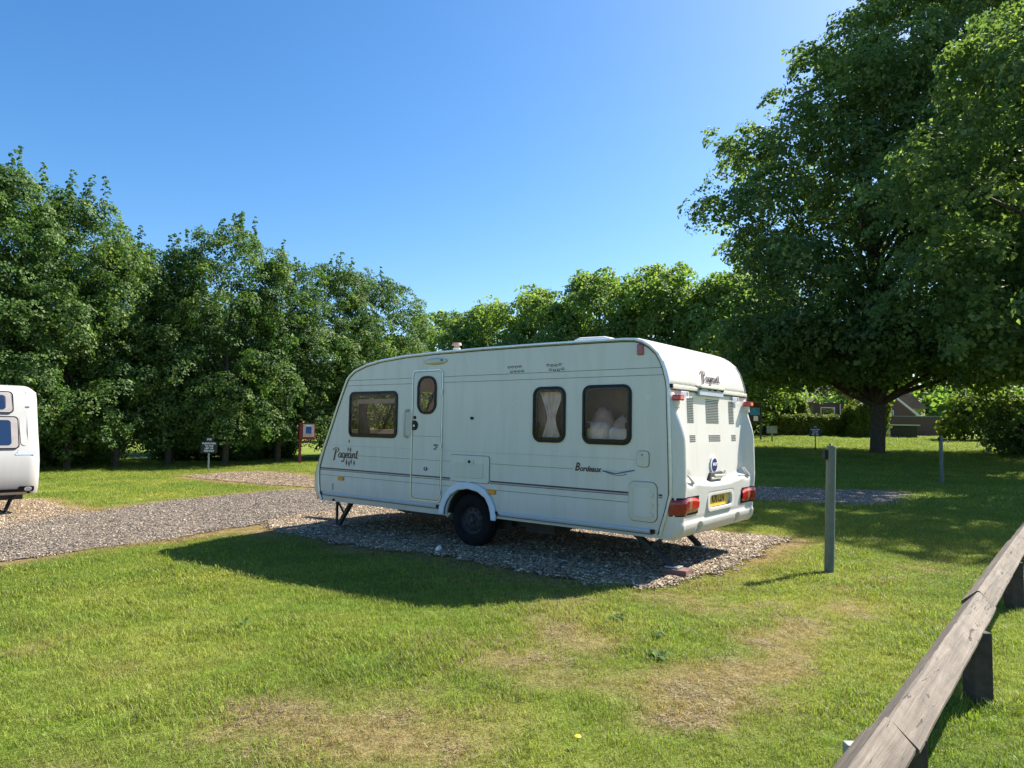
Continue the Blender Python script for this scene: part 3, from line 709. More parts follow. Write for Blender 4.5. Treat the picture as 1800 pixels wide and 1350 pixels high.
# gathered curtain in the middle window
vs = []; fs = []
for i in range(15):
    z = 1.20+i*.045; t = abs(z-1.50)/.33; hw = .05+.14*t**1.3
    for j in range(21):
        s = (j-10)/10; vs.append((1.12+s*hw, .06+.022*math.sin(s*14+z*3)+.02*math.sin(s*31), z))
for i in range(14):
    for j in range(20): fs.append((i*21+j, i*21+j+1, (i+1)*21+j+1, (i+1)*21+j))
mesh('curtain', vs, fs, M['plasticwrap'], van, True)
box('blind', .90, .11, 1.2, 1.0, .13, 1.84, M['beige'], van)
box('blind', 1.24, .11, 1.2, 1.36, .13, 1.84, M['beige'], van)
box('blind', 1.50, .36, 1.2, 2.13, .37, 1.84, M['interior'], van)
box('blind', -2.13, .06, 1.675, -1.28, .09, 1.735, M['beige'], van)
# curtain at the front window edge and plant-like reflections are left to the glass
vs = []; fs = []
for i in range(9):
    z = 1.2+i*.07
    for j in range(11): s = j/10; vs.append((-2.17+s*(.30-.12*math.sin(i*.3)), .14+.025*math.sin(s*19), z))
for i in range(8):
    for j in range(10): fs.append((i*11+j, i*11+j+1, (i+1)*11+j+1, (i+1)*11+j))
mesh('curtain', vs, fs, M['brownin'], van, True)
# windows
def window(r, parent, y=0.0, pw=.055):
    f = prism('window', rrect(*r), y-.014, y+.004, M['black'], parent, holes=[rrect(*shrink(r, .028))], smooth=True)
    q = shrink(r, .024)
    p = prism('pane', rrect(*q), y-.010, y-.006, M['glass'], f)
    q2 = shrink(r, pw); 
    prism('pane_border', rrect(*shrink(r, .028)), y-.0055, y-.0035, M['black'], f, holes=[rrect(*q2)])
    for cx in (r[0]+.06, r[2]-.06):
        box('catch', cx-.012, y-.004, r[1]+.16, cx+.012, y+.02, r[1]+.22, M['black'], f)
    return f
for r in win_rects.values(): window(r, van)
# door
door = prism('door', rrect(*shrink(door_rect, .012)), -.008, .03, M['paint'], van, holes=[rrect(*shrink(dwin, .02))], b=.004, label='white entrance door with a narrow dark window')
prism('door_frame', rrect(*door_rect), -.012, .004, M['alu'], van, holes=[rrect(*shrink(door_rect, .016))])
prism('door_seal', rrect(*shrink(door_rect, .0162)), -.0095, .002, M['line'], van, holes=[rrect(*shrink(door_rect, .024))])
fr = prism('window', rrect(*dwin), -.022, -.007, M['black'], door, holes=[rrect(*shrink(dwin, .03))])
prism('pane', rrect(*shrink(dwin, .026)), -.019, -.014, M['glass'], door)
prism('stand_in_cushion', rrect(-.68, 1.56, -.60, 1.70, .02), .10, .14, M['plasticwrap'], van)
prism('lock', circ(-.905, 1.492, .021), -.018, -.006, M['black'], door)
prism('lock', [(-.945, 1.335), (-.905, 1.335)]+[(-.905+.055*math.cos(R_(a)), 1.395+.06*math.sin(R_(a))) for a in range(-80, 81, 16)]+[(-.905, 1.455), (-.945, 1.455)], -.022, -.006, M['black'], door, b=.004)
prism('lock_barrel', circ(-.905, 1.39, .014), -.027, -.02, M['alu'], door)
for zh in (.60, 1.15, 1.80): tube('hinge', [(-.441, -.016, zh-.03), (-.441, -.016, zh+.03)], .008, M['alu'], door)
text('door_text', 'MIND', .03, (-.573, -.0095, 1.144), (R_(90), 0, 0), M['decal'], door, off=.0005)
text('door_text', 'THE', .022, (-.545, -.0095, 1.124), (R_(90), 0, 0), M['decal'], door, off=.0005)
text('door_text', 'STEP', .024, (-.573, -.0095, 1.10), (R_(90), 0, 0), M['decal'], door, off=.0005)
prism('door_badge', circ(-.70, .868, .036, rz=.024), -.0105, -.0075, M['navy'], door)
text('door_badge_text', 'B', .035, (-.712, -.0115, .852), (R_(90), 0, 0), M['white'], door)
# grab handle
tube('grab_handle', [(-1.035, -.004, 1.585), (-1.035, -.045, 1.57), (-1.037, -.06, 1.53), (-1.04, -.064, 1.42), (-1.043, -.06, 1.30), (-1.045, -.045, 1.26), (-1.045, -.004, 1.245)], .017, M['cream'], van)
# awning light
bm = bmesh.new(); bmesh.ops.create_uvsphere(bm, u_segments=24, v_segments=12, radius=1)
for v in bm.verts: v.co = Vector((-.575+v.co.x*.205, v.co.y*.045 if v.co.y < 0 else 0, 2.178+v.co.z*.042))
frombm('awning_light', bm, M['cream'], van, True)
prism('light_switch', circ(-.44, 2.185, .010), -.046, -.03, M['black'], van)
prism('aerial_socket', circ(.034, 1.49, .024, rz=.017), -.012, .001, M['black'], van)
# markers
for x, z in ((-2.321, .654), (.352, .661)):
    a_ = prism('marker_light', rrect(x-.055, z-.025, x+.055, z+.025, .008), -.022, 0, M['amber'], van, b=.006, label='small amber side marker')
a_ = prism('marker_light', rrect(2.165, 2.115, 2.232, 2.222, .012), -.022, 0, M['redd'], van, b=.008, label='small dark red upper marker')
prism('stone_badge', rrect(-2.60, .49, -2.50, .57, .01), -.003, 0, M['paint'], van)
prism('badge_edge', [(-2.50, .485), (-2.494, .485), (-2.494, .575), (-2.50, .575)], -.006, 0, M['line'], van)
# gas/locker hatch
hr = (-.284, .752, .309, 1.057, .03)
prism('locker_hatch', rrect(*hr), -.012, .001, M['paint'], van, b=.004)
prism('hatch_seam', rrect(hr[0]-.006, hr[1]-.006, hr[2]+.006, hr[3]+.006, .034), -.003, 0, M['line'], van, holes=[rrect(*hr)])
prism('hatch_panel', rrect(-.215, .80, .225, .965, .02), -.018, -.011, M['cream'], van, b=.005)
prism('hatch_latch', rrect(-.035, .955, .075, 1.01, .012), -.022, -.011, M['cream'], van, b=.004)
prism('hatch_lock', circ(.02, .987, .017), -.030, -.02, M['black'], van)
# toilet hatch
tr_ = (2.083, .518, 2.378, .893, .06)
prism('toilet_hatch', rrect(*tr_), -.016, .001, M['cream'], van, b=.006)
prism('hatch_seam', rrect(tr_[0]-.005, tr_[1]-.005, tr_[2]+.005, tr_[3]+.005, .064), -.003, 0, M['line'], van, holes=[rrect(*tr_)])
prism('hatch_panel', rrect(2.14, .56, 2.315, .845, .02), -.020, -.012, M['paint'], van, b=.004)
for z in (.775, .675, .585): prism('hatch_latch', rrect(2.315, z-.02, 2.345, z+.02, .01), -.028, -.015, M['cream'], van, b=.004)
# water filler
prism('water_filler', rrect(2.166, 1.037, 2.291, 1.186, .03), -.014, .001, M['cream'], van, b=.004)
prism('hatch_seam', rrect(2.161, 1.032, 2.296, 1.191, .034), -.003, 0, M['line'], van, holes=[rrect(2.166, 1.037, 2.291, 1.186, .03)])
prism('filler_lock', circ(2.225, 1.150, .008), -.019, -.01, M['line'], van)
# pin lines and stripe
def hline(z0, z1, segs, mat, name='pin_line', dep=.002):
    for x0, x1 in segs:
        prism(name, [(x0, z0), (x1, z0), (x1, z1), (x0, z1)], -dep, .0, mat, van)
hline(1.984, 1.989, [(-2.24, -.97), (-.425, 2.448)], M['line'])
hline(1.914, 1.919, [(-2.285, -.97), (-.425, 2.448)], M['line'])
hline(.974, .978, [(-1.98, -.97), (-.425, -.30), (.325, 1.426)], M['line'])
hline(1.100, 1.103, [(-2.54, -.97), (-.425, 2.15)], M['silver'])
hline(.683, .688, [(-2.81, -.97), (-.425, -.26), (.26, 2.07), (2.392, 2.405)], M['line'])
hline(.770, .787, [(-2.82, -.97), (-.425, -.30), (.322, 2.07), (2.392, 2.43)], M['stripe'], 'plum_stripe')
hline(.759, .7675, [(-2.82, -.97), (-.425, -.30), (.322, 2.07), (2.392, 2.43)], M['silver'], 'silver_stripe')
hline(.751, .7575, [(-2.82, -.97), (-.425, -.30), (.322, 2.07), (2.392, 2.43)], M['stripe'], 'plum_stripe')
for z0, z1, m_ in ((.770, .787, 'stripe'), (.751, .7575, 'stripe'), (.683, .688, 'line'), (.974, .978, 'line')):
    prism('pin_line', [(-.945, z0), (-.452, z0), (-.452, z1), (-.945, z1)], -.0098, -.0075, M[m_], door)
prism('pin_line', [(-.945, 1.262), (-.452, 1.262), (-.452, 1.266), (-.945, 1.266)], -.0098, -.0075, M['line'], door)
# lettering
PAG = [([(.0, -.28), (.10, -.24), (.14, .0), (.20, .5), (.25, .92)], 1.5), ([(-.06, .74), (.06, .95), (.28, 1.03), (.47, .92), (.49, .70), (.36, .52), (.20, .50)], 1.1),
       ([(.78, .40), (.66, .46), (.56, .30), (.56, .08), (.66, .0), (.76, .14), (.82, .42)], 1.1), ([(.82, .42), (.78, .12), (.83, .0), (.92, .08)], 1.1),
       ([(1.14, .40), (1.02, .46), (.93, .30), (.93, .08), (1.02, .0), (1.12, .14), (1.18, .42)], 1.1), ([(1.18, .42), (1.14, .0), (1.06, -.34), (.93, -.40), (.90, -.26)], 1.1),
       ([(1.28, .16), (1.42, .24), (1.46, .40), (1.36, .46), (1.27, .28), (1.28, .08), (1.37, .0), (1.48, .10)], 1.1),
       ([(1.74, .40), (1.62, .46), (1.53, .30), (1.53, .08), (1.62, .0), (1.72, .14), (1.78, .42)], 1.1), ([(1.78, .42), (1.74, .12), (1.79, .0), (1.87, .08)], 1.1),
       ([(1.93, .44), (1.93, .2), (1.90, .0)], 1.3), ([(1.91, .22), (2.02, .42), (2.12, .42), (2.11, .18), (2.12, .02), (2.2, .08)], 1.1),
       ([(2.36, .80), (2.32, .4), (2.29, .12), (2.34, .0), (2.44, .08)], 1.3), ([(2.20, .47), (2.45, .50)], 1.0)]
def side_script(x0, z0, s): return lambda x, y: (x0+x*s*1.2+.06*y*s, -.0028, z0+y*s*.72*(1.12 if y < .6 else 1.0))
lettering('script_lettering', PAG, .085, side_script(-2.51, .938, .178), M['decal'], van)
def diamonds(lst, fn, name='diamond_motif'):
    for cx, cy, w_, h_ in lst:
        mesh(name, [fn(cx-w_/2, cy), fn(cx, cy-h_/2), fn(cx+w_/2, cy), fn(cx, cy+h_/2)], [(0, 1, 2, 3)], M['decal'], van)
diamonds([(-2.175, 1.165, .03, .06), (-2.19, 1.055, .03, .07), (-2.14, 1.05, .03, .08), (-2.22, .875, .035, .10), (-2.165, .865, .035, .10), (-2.12, .89, .03, .08), (-2.06, .875, .035, .08)],
         lambda x, y: (x, -.0032, y))
text('model_lettering', 'B', .115, (1.452, -.003, .940), (R_(90), 0, 0), M['decal'], van, shear=.3, off=.003, xs=.85)
text('model_lettering', 'ordeaux', .080, (1.511, -.003, .944), (R_(90), 0, 0), M['decal'], van, shear=.3, off=.0022, xs=.92)
def swoosh(pts, w, mat): lettering('swoosh', [(pts, 1.0)], w, lambda x, y: (x, -.0035, y), mat, van)
swoosh([(1.775, .975), (1.85, .966), (1.93, .955), (2.02, .972), (2.14, .998)], .018, M['bluedec'])
swoosh([(1.775, .976), (1.87, .985), (1.96, .975), (2.05, .990), (2.12, 1.0)], .011, M['greyblue'])
swoosh([(1.80, .970), (1.88, .948), (1.97, .938), (2.05, .955)], .011, M['bluedec'])
lf = random.Random(3)
for cx in (.65, 1.18):
    lines_ = []
    for k in range(4):
        x = cx-.10+k*.052; z = 2.058+lf.uniform(-.006, .006)
        lines_ += [([(x, z), (x+.018, z+.014), (x+.042, z+.004)], 1.4), ([(x+.002, z), (x+.02, z-.012), (x+.036, z-.002)], .8)]
        x += .035; z -= .045
        lines_ += [([(x, z+.004), (x+.018, z-.012), (x+.042, z)], 1.4), ([(x+.004, z+.004), (x+.022, z+.012), (x+.036, z+.006)], .8)]
    lettering('leaf_scroll_motif', lines_, .007, lambda x, y: (x, -.003, y), M['decal'], van)
# awning rail along the outline (both sides)
for y0, sgn in ((0.0, -1), (W, 1)):
    pth = [(x, z) for x, z in prof_trim]
    bm = bmesh.new(); rings = []
    for i, (x, z) in enumerate(pth):
        x0_, z0_ = pth[max(i-1, 0)]; x1_, z1_ = pth[min(i+1, len(pth)-1)]; dx, dz = x1_-x0_, z1_-z0_; L = math.hypot(dx, dz); nx_, nz_ = -dz/L, dx/L
        sec = [(-.022, 0), (-.022, .008), (-.008, .016), (.006, .016), (.012, .006), (.012, -.004)]
        rings.append([bm.verts.new((x+nx_*q, y0+sgn*d_, z+nz_*q)) for q, d_ in sec])
    for a_, b_ in zip(rings, rings[1:]):
        for k in range(6): bm.faces.new((a_[k], a_[(k+1) % 6], b_[(k+1) % 6], b_[k]))
    bm.faces.new(rings[0]); bm.faces.new(rings[-1]); frombm('awning_rail', bm, M['alu'], van)
    bm = bmesh.new(); rings = []
    for i, (x, z) in enumerate(pth):
        x0_, z0_ = pth[max(i-1, 0)]; x1_, z1_ = pth[min(i+1, len(pth)-1)]; dx, dz = x1_-x0_, z1_-z0_; L = math.hypot(dx, dz); nx_, nz_ = -dz/L, dx/L
        rings.append([bm.verts.new((x+nx_*q, y0+sgn*d_, z+nz_*q)) for q, d_ in ((-.030, 0), (-.030, .007), (-.0225, .007), (-.0225, 0))])
    for a_, b_ in zip(rings, rings[1:]):
        for k in range(4): bm.faces.new((a_[k], a_[(k+1) % 4], b_[(k+1) % 4], b_[k]))
    frombm('rail_seal', bm, M['black'], van)
# lower rail, caps, skirt
for x0, x1 in ((-2.74, -.47), (.425, 2.33)):
    dz = .036 if x0 > 0 else 0
    prism('lower_rail', [(0, .424), (-.014, .424), (-.020, .436), (-.014, .448), (0, .452)], x0, x1, M['greyblue'], van, ax='rear') if 0 else box('lower_rail', x0, -.018, .424, x1, 0, .452, M['greyblue'], van, b=.006)
    box('lower_rail', x0, -.010, .400, x1, 0, .412, M['line'], van, b=.002)
for x in (-2.737, -.478, .432, 2.335): box('rail_end_cap', x-.022, -.024, .413, x+.022, 0, .452, M['black'], van, b=.004)
# wheel arch spat
outer = [(-.455, .345), (-.452, .43), (-.42, .50), (-.36, .60), (-.27, .685), (-.15, .735), (0, .752), (.15, .735), (.26, .685), (.345, .60), (.40, .50), (.418, .44), (.425, .43), (.425, .345)]
inner = [(-.372, .345), (-.365, .42), (-.33, .505), (-.265, .585), (-.15, .648), (0, .672), (.15, .648), (.265, .585), (.32, .50), (.345, .42), (.352, .345)]
arch = prism('wheel_arch', outer+list(reversed(inner)), -.030, .0, M['arch'], van, b=.012, smooth=True)
wi = [(x, z) for x, z in inner]; bm = bmesh.new()
prev = None
for (x, z) in wi:
    cur = (bm.verts.new((x, -.02, z)), bm.verts.new((x, .35, z)))
    if prev: bm.faces.new((prev[0], prev[1], cur[1], cur[0]))
    prev = cur
bm_box(bm, -.37, .345, .2, .37, .35, .67); frombm('wheel_housing', bm, M['under'], van)
# wheels
def lathe(name, prof, mat, parent, cx, cz, n=40):
    vs = []; fs = []; m_ = len(prof)
    for i in range(n):
        a = 2*math.pi*i/n
        for y, r in prof: vs.append((cx+r*math.cos(a), y, cz+r*math.sin(a)))
    for i in range(n):
        for j in range(m_-1): fs.append((i*m_+j, ((i+1) % n)*m_+j, ((i+1) % n)*m_+j+1, i*m_+j+1))
    return autosmooth(mesh(name, vs, fs, mat, parent), 30)
for y0, s_ in ((.04, 1), (W-.04, -1)):
    wh = bpy.data.objects.new('wheel', None); finish(wh, None, van)
    R0 = .308
    lathe('tyre', [(y0+s_*y, r) for y, r in ((.03, .165), (.012, .18), (.0, .215), (.002, .26), (.018, .290), (.04, .304), (.055, R0), (.062, R0-.006), (.068, R0), (.09, R0), (.096, R0-.006), (.102, R0), (.13, .304), (.15, .29), (.165, .26), (.165, .19))], M['rubber'], wh, 0, .308, 48)
    lathe('rim', [(y0+s_*y, r) for y, r in ((.028, .172), (.022, .168), (.03, .160), (.045, .152), (.05, .135), (.038, .10), (.034, .075), (.045, .055), (.040, .035), (.030, .030), (.028, .001))], M['rim'], wh, 0, .308, 40)
    for k in range(10):
        a = 2*math.pi*k/10; prism('rim_slot', circ(.118*math.cos(a), .308+.118*math.sin(a), .015, 10), y0+s_*.038, y0+s_*.044, M['black'], wh)
    for k in range(5):
        a = 2*math.pi*k/5+.3; prism('wheel_bolt', circ(.05*math.cos(a), .308+.05*math.sin(a), .010, 6), y0+s_*.022, y0+s_*.046, M['steel'], wh)
    prism('hub_cap', circ(0, .308, .027, 14), y0+s_*.018, y0+s_*.034, M['steel'], wh, b=.004)
# chassis, axle, step boxes
bm = bmesh.new()
for y in (.42, W-.46):
    bm_prism(bm, [(-2.1, .345), (-1.5, .225), (-.3, .215), (.9, .25), (1.5, .34), (2.3, .37), (-2.1, .36)], y, y+.04)
bm_tube(bm, [(0, .15, .30), (0, W-.15, .30)], .035, 10)
frombm('chassis', bm, M['steel'], van)
bm = bmesh.new(); bm_box(bm, .62, .30, .22, 1.0, .62, .36); bm_box(bm, .50, .34, .26, .62, .40, .35); frombm('battery_tray', bm, M['under'], van)
prism('spare_step', [(-.36, .31), (-.33, .33), (-.30, .36), (-.335, .37), (-.36, .35)], .02, .05, M['cream'], van)
# corner steadies
def steady(top, foot, name='corner_steady', pad_z=0.0, back=0.4):
    st = bpy.data.objects.new(name, None); finish(st, None, van)
    top = Vector(top); foot = Vector(foot)
    bar('steady_leg', top, foot, .065, .045, M['steel'], st, .004)
    mid = top.lerp(foot, .45)
    bar('steady_brace', (top.x-back, top.y, top.z), mid, .04, .03, M['steel'], st)
    box('steady_foot', foot.x-.07, foot.y-.06, foot.z-.012, foot.x+.07, foot.y+.06, foot.z+.004, M['alu'], st, b=.004)
    return st
steady((1.98, .28, .36), (2.43, .25, .085), back=-.35)
steady((1.70, W-.32, .36), (2.10, W-.40, .06), back=-.3)
steady((-2.38, .26, .34), (-2.63, .22, -.035), back=.0)
steady((-2.38, W-.26, .34), (-2.66, W-.22, -.04), back=.25)
bar('steady_strut', (-2.72, .24, .33), (-2.52, .24, .12), .02, .02, M['steel'], van)
bar('steady_strut', (-2.70, .24, -.03), (-2.70, .24, .33), .03, .025, M['steel'], van)
tube('jockey_hook', [(-2.58, .02, .335), (-2.57, .02, .305), (-2.545, .02, .298), (-2.52, .02, .31), (-2.515, .02, .335)], .005, M['alu'], van, 6)
prism('front_bracket', circ(-2.47, .352, .02, 12), -.012, .0, M['black'], van)
# hitch at the front
bm = bmesh.new(); bm_prism(bm, [(-2.8, .34), (-3.75, .36), (-3.75, .42), (-2.8, .42)], W/2-.06, W/2+.06); frombm('tow_hitch', bm, M['steel'], van)
# roof things
prism('roof_vent', [(1.08, 2.290), (1.62, 2.285), (1.60, 2.375), (1.52, 2.398), (1.20, 2.405), (1.11, 2.372)], .45, 1.15, M['white'], van, b=.02)
tube('roof_flue', [(-1.11, .95, 2.27), (-1.11, .95, 2.465)], .052, M['cream'], van, 14)
tube('flue_cap', [(-1.11, .95, 2.467), (-1.11, .95, 2.50), (-1.11, .95, 2.502), (-1.11, .95, 2.535)], [.036, .036, .068, .06], M['redd'] if 0 else simple('rusty_cap', (.42, .28, .24), .7), van, 14)
# rear: rail, lettering, handle, vents, lamps, plate
def RX(z): return base_u(z)
prism('rear_rail', [(0.01, 1.783), (W-.01, 1.783), (W-.01, 1.822), (0.01, 1.822)], 2.488, 2.522, M['cream'], van, ax='rear', b=.008)
prism('rear_rail_slot', [(0.03, 1.774), (W-.03, 1.774), (W-.03, 1.783), (0.03, 1.783)], 2.49, 2.508, M['slot'], van, ax='rear')
box('rail_end_cap', 2.49, -.004, 1.79, 2.528, .03, 1.83, M['black'], van, b=.004)
prism('rear_handle', rrect(.625, 1.748, 1.265, 1.806, .012), 2.505, 2.536, M['greyblue'], van, ax='rear', b=.004)
prism('rear_handle_bar', rrect(.63, 1.822, 1.28, 1.848, .012), 2.50, 2.55, M['cream'], van, ax='rear', b=.006)
for y in (.66, .90, 1.05, 1.25): prism('handle_bracket', rrect(y-.02, 1.806, y+.02, 1.83, .004), 2.50, 2.54, M['black'], van, ax='rear')
def xroof(z):
    # outer shell x at height z on the upper rear
    pts = [(x, zz_) for x, zz_ in shellB if x > 2.1]
    for (x0_, z0_), (x1_, z1_) in zip(pts, pts[1:]):
        if z0_ >= z >= z1_: return x0_+(x1_-x0_)*(z0_-z)/(z0_-z1_)
    return 2.5
lettering('rear_script_lettering', PAG, .085, lambda x, y: (xroof(1.905+y*.105)+.012, .79+x*.195+.02*y, 1.905+y*.105), M['decal'], van)
sl_me = None
def slots(y0, y1, zs):
    global sl_me
    for z in zs:
        if sl_me is None:
            bm = bmesh.new(); bm_prism(bm, [(-.5, -.5), (.5, -.5), (.5, .5), (-.5, .5)], -.5, .5, 'side'); sl_me = bpy.data.meshes.new('vent_slot'); bm.to_mesh(sl_me); bm.free(); sl_me.materials.append(M['slot'])
        o = bpy.data.objects.new('vent_slot', sl_me); COL.objects.link(o); o.parent = rp
        yc = (y0+y1)/2; xs_ = base_u(z)+rear_e(yc, z)
        o.location = (xs_+.001, yc, z); o.scale = (.006, y1-y0, .0065)
zsA = list(np.linspace(1.712, 1.474, 15)); zsB = list(np.linspace(1.340, 1.285, 4))
slots(.385, .535, zsA); slots(.85, 1.19, zsA); slots(1.49, 1.64, zsA)
slots(.42, .555, zsB); slots(.90, 1.21, zsB); slots(1.54, 1.67, zsB)
for y0, y1 in ((.145, .32), (1.575, 1.765)):
    s_ = prism('sticker', [(y0, 1.705), (y1, 1.705), (y1, 1.768), (y0, 1.768)], base_u(1.73)+.055 if y0 < 1 else base_u(1.73)+.024, base_u(1.73)+.057 if y0 < 1 else base_u(1.73)+.026, M['white'], van, ax='rear')
    xx = (base_u(1.73)+.0585) if y0 < 1 else (base_u(1.73)+.0275)
    prism('sticker_print', [(y0+.01, 1.712), (y1-.07, 1.712), (y1-.07, 1.76), (y0+.01, 1.76)], xx-.001, xx, M['print_blue'], van, ax='rear')
    prism('sticker_print', [(y1-.055, 1.725), (y1-.015, 1.725), (y1-.015, 1.762), (y1-.055, 1.762)], xx-.001, xx, M['redd'], van, ax='rear')
for y in (.07, W-.07):
    prism('outline_marker', rrect(y-.05, 1.672, y+.05, 1.728, .012), 2.515, 2.60, M['red'], van, ax='rear', b=.012, label='small bright red outline marker')
    prism('marker_base', rrect(y-.038, 1.60, y+.03, 1.68, .02), 2.51, 2.565, M['white2'], van, ax='rear', b=.01)
prism('badge', circ(.985, 1.035, .092, 28), 2.535, 2.545, M['white'], van, ax='rear')
prism('badge_disc', circ(.985, 1.035, .068, 28), 2.544, 2.549, M['navy'], van, ax='rear')
text('badge_text', 'BAILEY', .042, (2.550, .985, 1.020), (R_(90), 0, R_(90)), M['white'], van, align='CENTER', xs=.85, off=.0012)
prism('rear_grab_recess', [(.80, .885), (1.15, .885), (1.175, .955), (1.13, .968), (.86, .960), (.83, .93)], 2.53, 2.566, M['slot'], van, ax='rear', b=.008)
prism('rear_grab_lever', [(.90, .915), (1.20, .905), (1.24, .965), (1.21, .975), (1.17, .932), (.92, .94)], 2.56, 2.582, M['cream'], van, ax='rear', b=.005)
prism('rear_grab_lever', [(.83, .890), (1.10, .888), (1.10, .908), (.84, .912)], 2.56, 2.578, M['cream'], van, ax='rear', b=.004)
for y in (.26, W-.26):
    bar('rear_grab_handle', (2.60, y-.12, .985), (2.60, y+.07, .885), .03, .022, M['white2'], van, .008)
# tail lamps wrap round the corners
def lamp(near):
    nV = 22; vs = []; fs = []; cols = []
    for j in range(2):
        pass
    rows = 8
    ys = list(np.linspace(-.0, .455, nV))
    def pt(yv, z, off):
        e = rear_e(yv, z); x = base_u(z)+e; r_ = off
        cx = x+r_*min(1, (yv+.03)/.1); cy = yv-r_*max(0, 1-(yv)/.1)
        if not near: cy = W-cy
        return (cx, cy, z)
    def span(name, ya, yb, mat):
        vs = []; fs = []; yl = list(np.linspace(ya, yb, max(3, int((yb-ya)/.02)))); k = len(yl)
        for i in range(rows):
            t = i/(rows-1)
            for yv in yl:
                end = max(0, (yv-.33)/.125)
                z0 = .598+.010*min(yv/.12, 1)+.03*end*end; z1 = .745+.008*math.sin(min(yv/.4, 1)*3.14)-.03*end*end
                if yv < .12: z0 = .600; z1 = .752-.010*(1-yv/.12)
                z = z0+(z1-z0)*t
                edge = min(t, 1-t, (.46-yv)/.13, (yv+.02)/.13)
                vs.append(pt(yv, z, .008+.012*min(1, max(0, edge*5))))
        for i in range(rows-1):
            for j in range(k-1): fs.append((i*k+j, i*k+j+1, (i+1)*k+j+1, (i+1)*k+j))
        return mesh(name, vs, fs, mat, tl, True)
    tl = bpy.data.objects.new('tail_light', None); finish(tl, None, van)
    span('lamp_lens', .0, .20, M['redd']); span('reverse_lens', .20, .26, M['clear']); span('lamp_lens', .26, .43, M['red'])
    # dark gasket behind
    vs = []; fs = []; yl = list(np.linspace(-.0, .440, 24)); k = len(yl)
    for z in (.588, .66, .72, .762):
        for yv in yl:
            q = pt(yv, z, .005); vs.append(q)
    for i in range(3):
        for j in range(k-1): fs.append((i*k+j, i*k+j+1, (i+1)*k+j+1, (i+1)*k+j))
    g_ = mesh('lamp_gasket', vs, fs, M['black'], tl, True)
lamp(True); lamp(False)
# number plate in its oval recess
pz = .672; px_ = base_u(pz)+rear_e(W/2, pz)+.004
prism('number_plate', rrect(W/2-.255, pz-.056, W/2+.255, pz+.056, .01), px_, px_+.006, M['yellow'], van, ax='rear')
text('number_plate_text', 'R70 LLN', .098, (px_+.0072, W/2-.01, pz-.036), (R_(90), 0, R_(90)), M['decal'], van, align='CENTER', xs=.95, off=.002)
prism('plate_surround', rrect(W/2-.36, pz-.10, W/2+.36, pz+.10, .07), px_+.010, px_+.040, M['white2'], van, ax='rear', holes=[rrect(W/2-.30, pz-.062, W/2+.30, pz+.062, .05)], b=.008)

# wooden pads under the feet
Mv = Matrix.Translation(O) @ Matrix.Rotation(R_(-38.115), 4, 'Z')
def wpt(x, y, z): return Mv @ Vector((x, y, z))
for (x, y, dz, lab) in ((2.46, .25, .0, 'reddish wooden block under the near rear steady of the caravan'), (-2.64, .22, 0, 'wooden block under the near front steady of the caravan')):
    w_ = wpt(x, y, 0); gz = Gf(w_.x, w_.y)+.012
    zt = .070 if x > 0 else -.050
    b_ = box('wooden_block', -.12, -.09, gz, .12, .09, max(zt, gz+.03), simple('old_red_timber' if x > 0 else 'old_timber', (.16, .085, .07), .9, var=.3, scale=12), None, b=.006, label=lab, cat='wooden block')
    b_.location = (w_.x, w_.y, 0); b_.rotation_euler = (0, 0, R_(-32 if x > 0 else -50))
# crushed can on the gravel
c_ = (-.80, 7.72)
tube('drink_can', [(c_[0], c_[1], Gf(*c_)+.03), (c_[0]+.03, c_[1]-.015, Gf(*c_)+.07)], .026, M['white'], None, 12, label='small crushed white can lying on the gravel by the caravan wheel', cat='can')

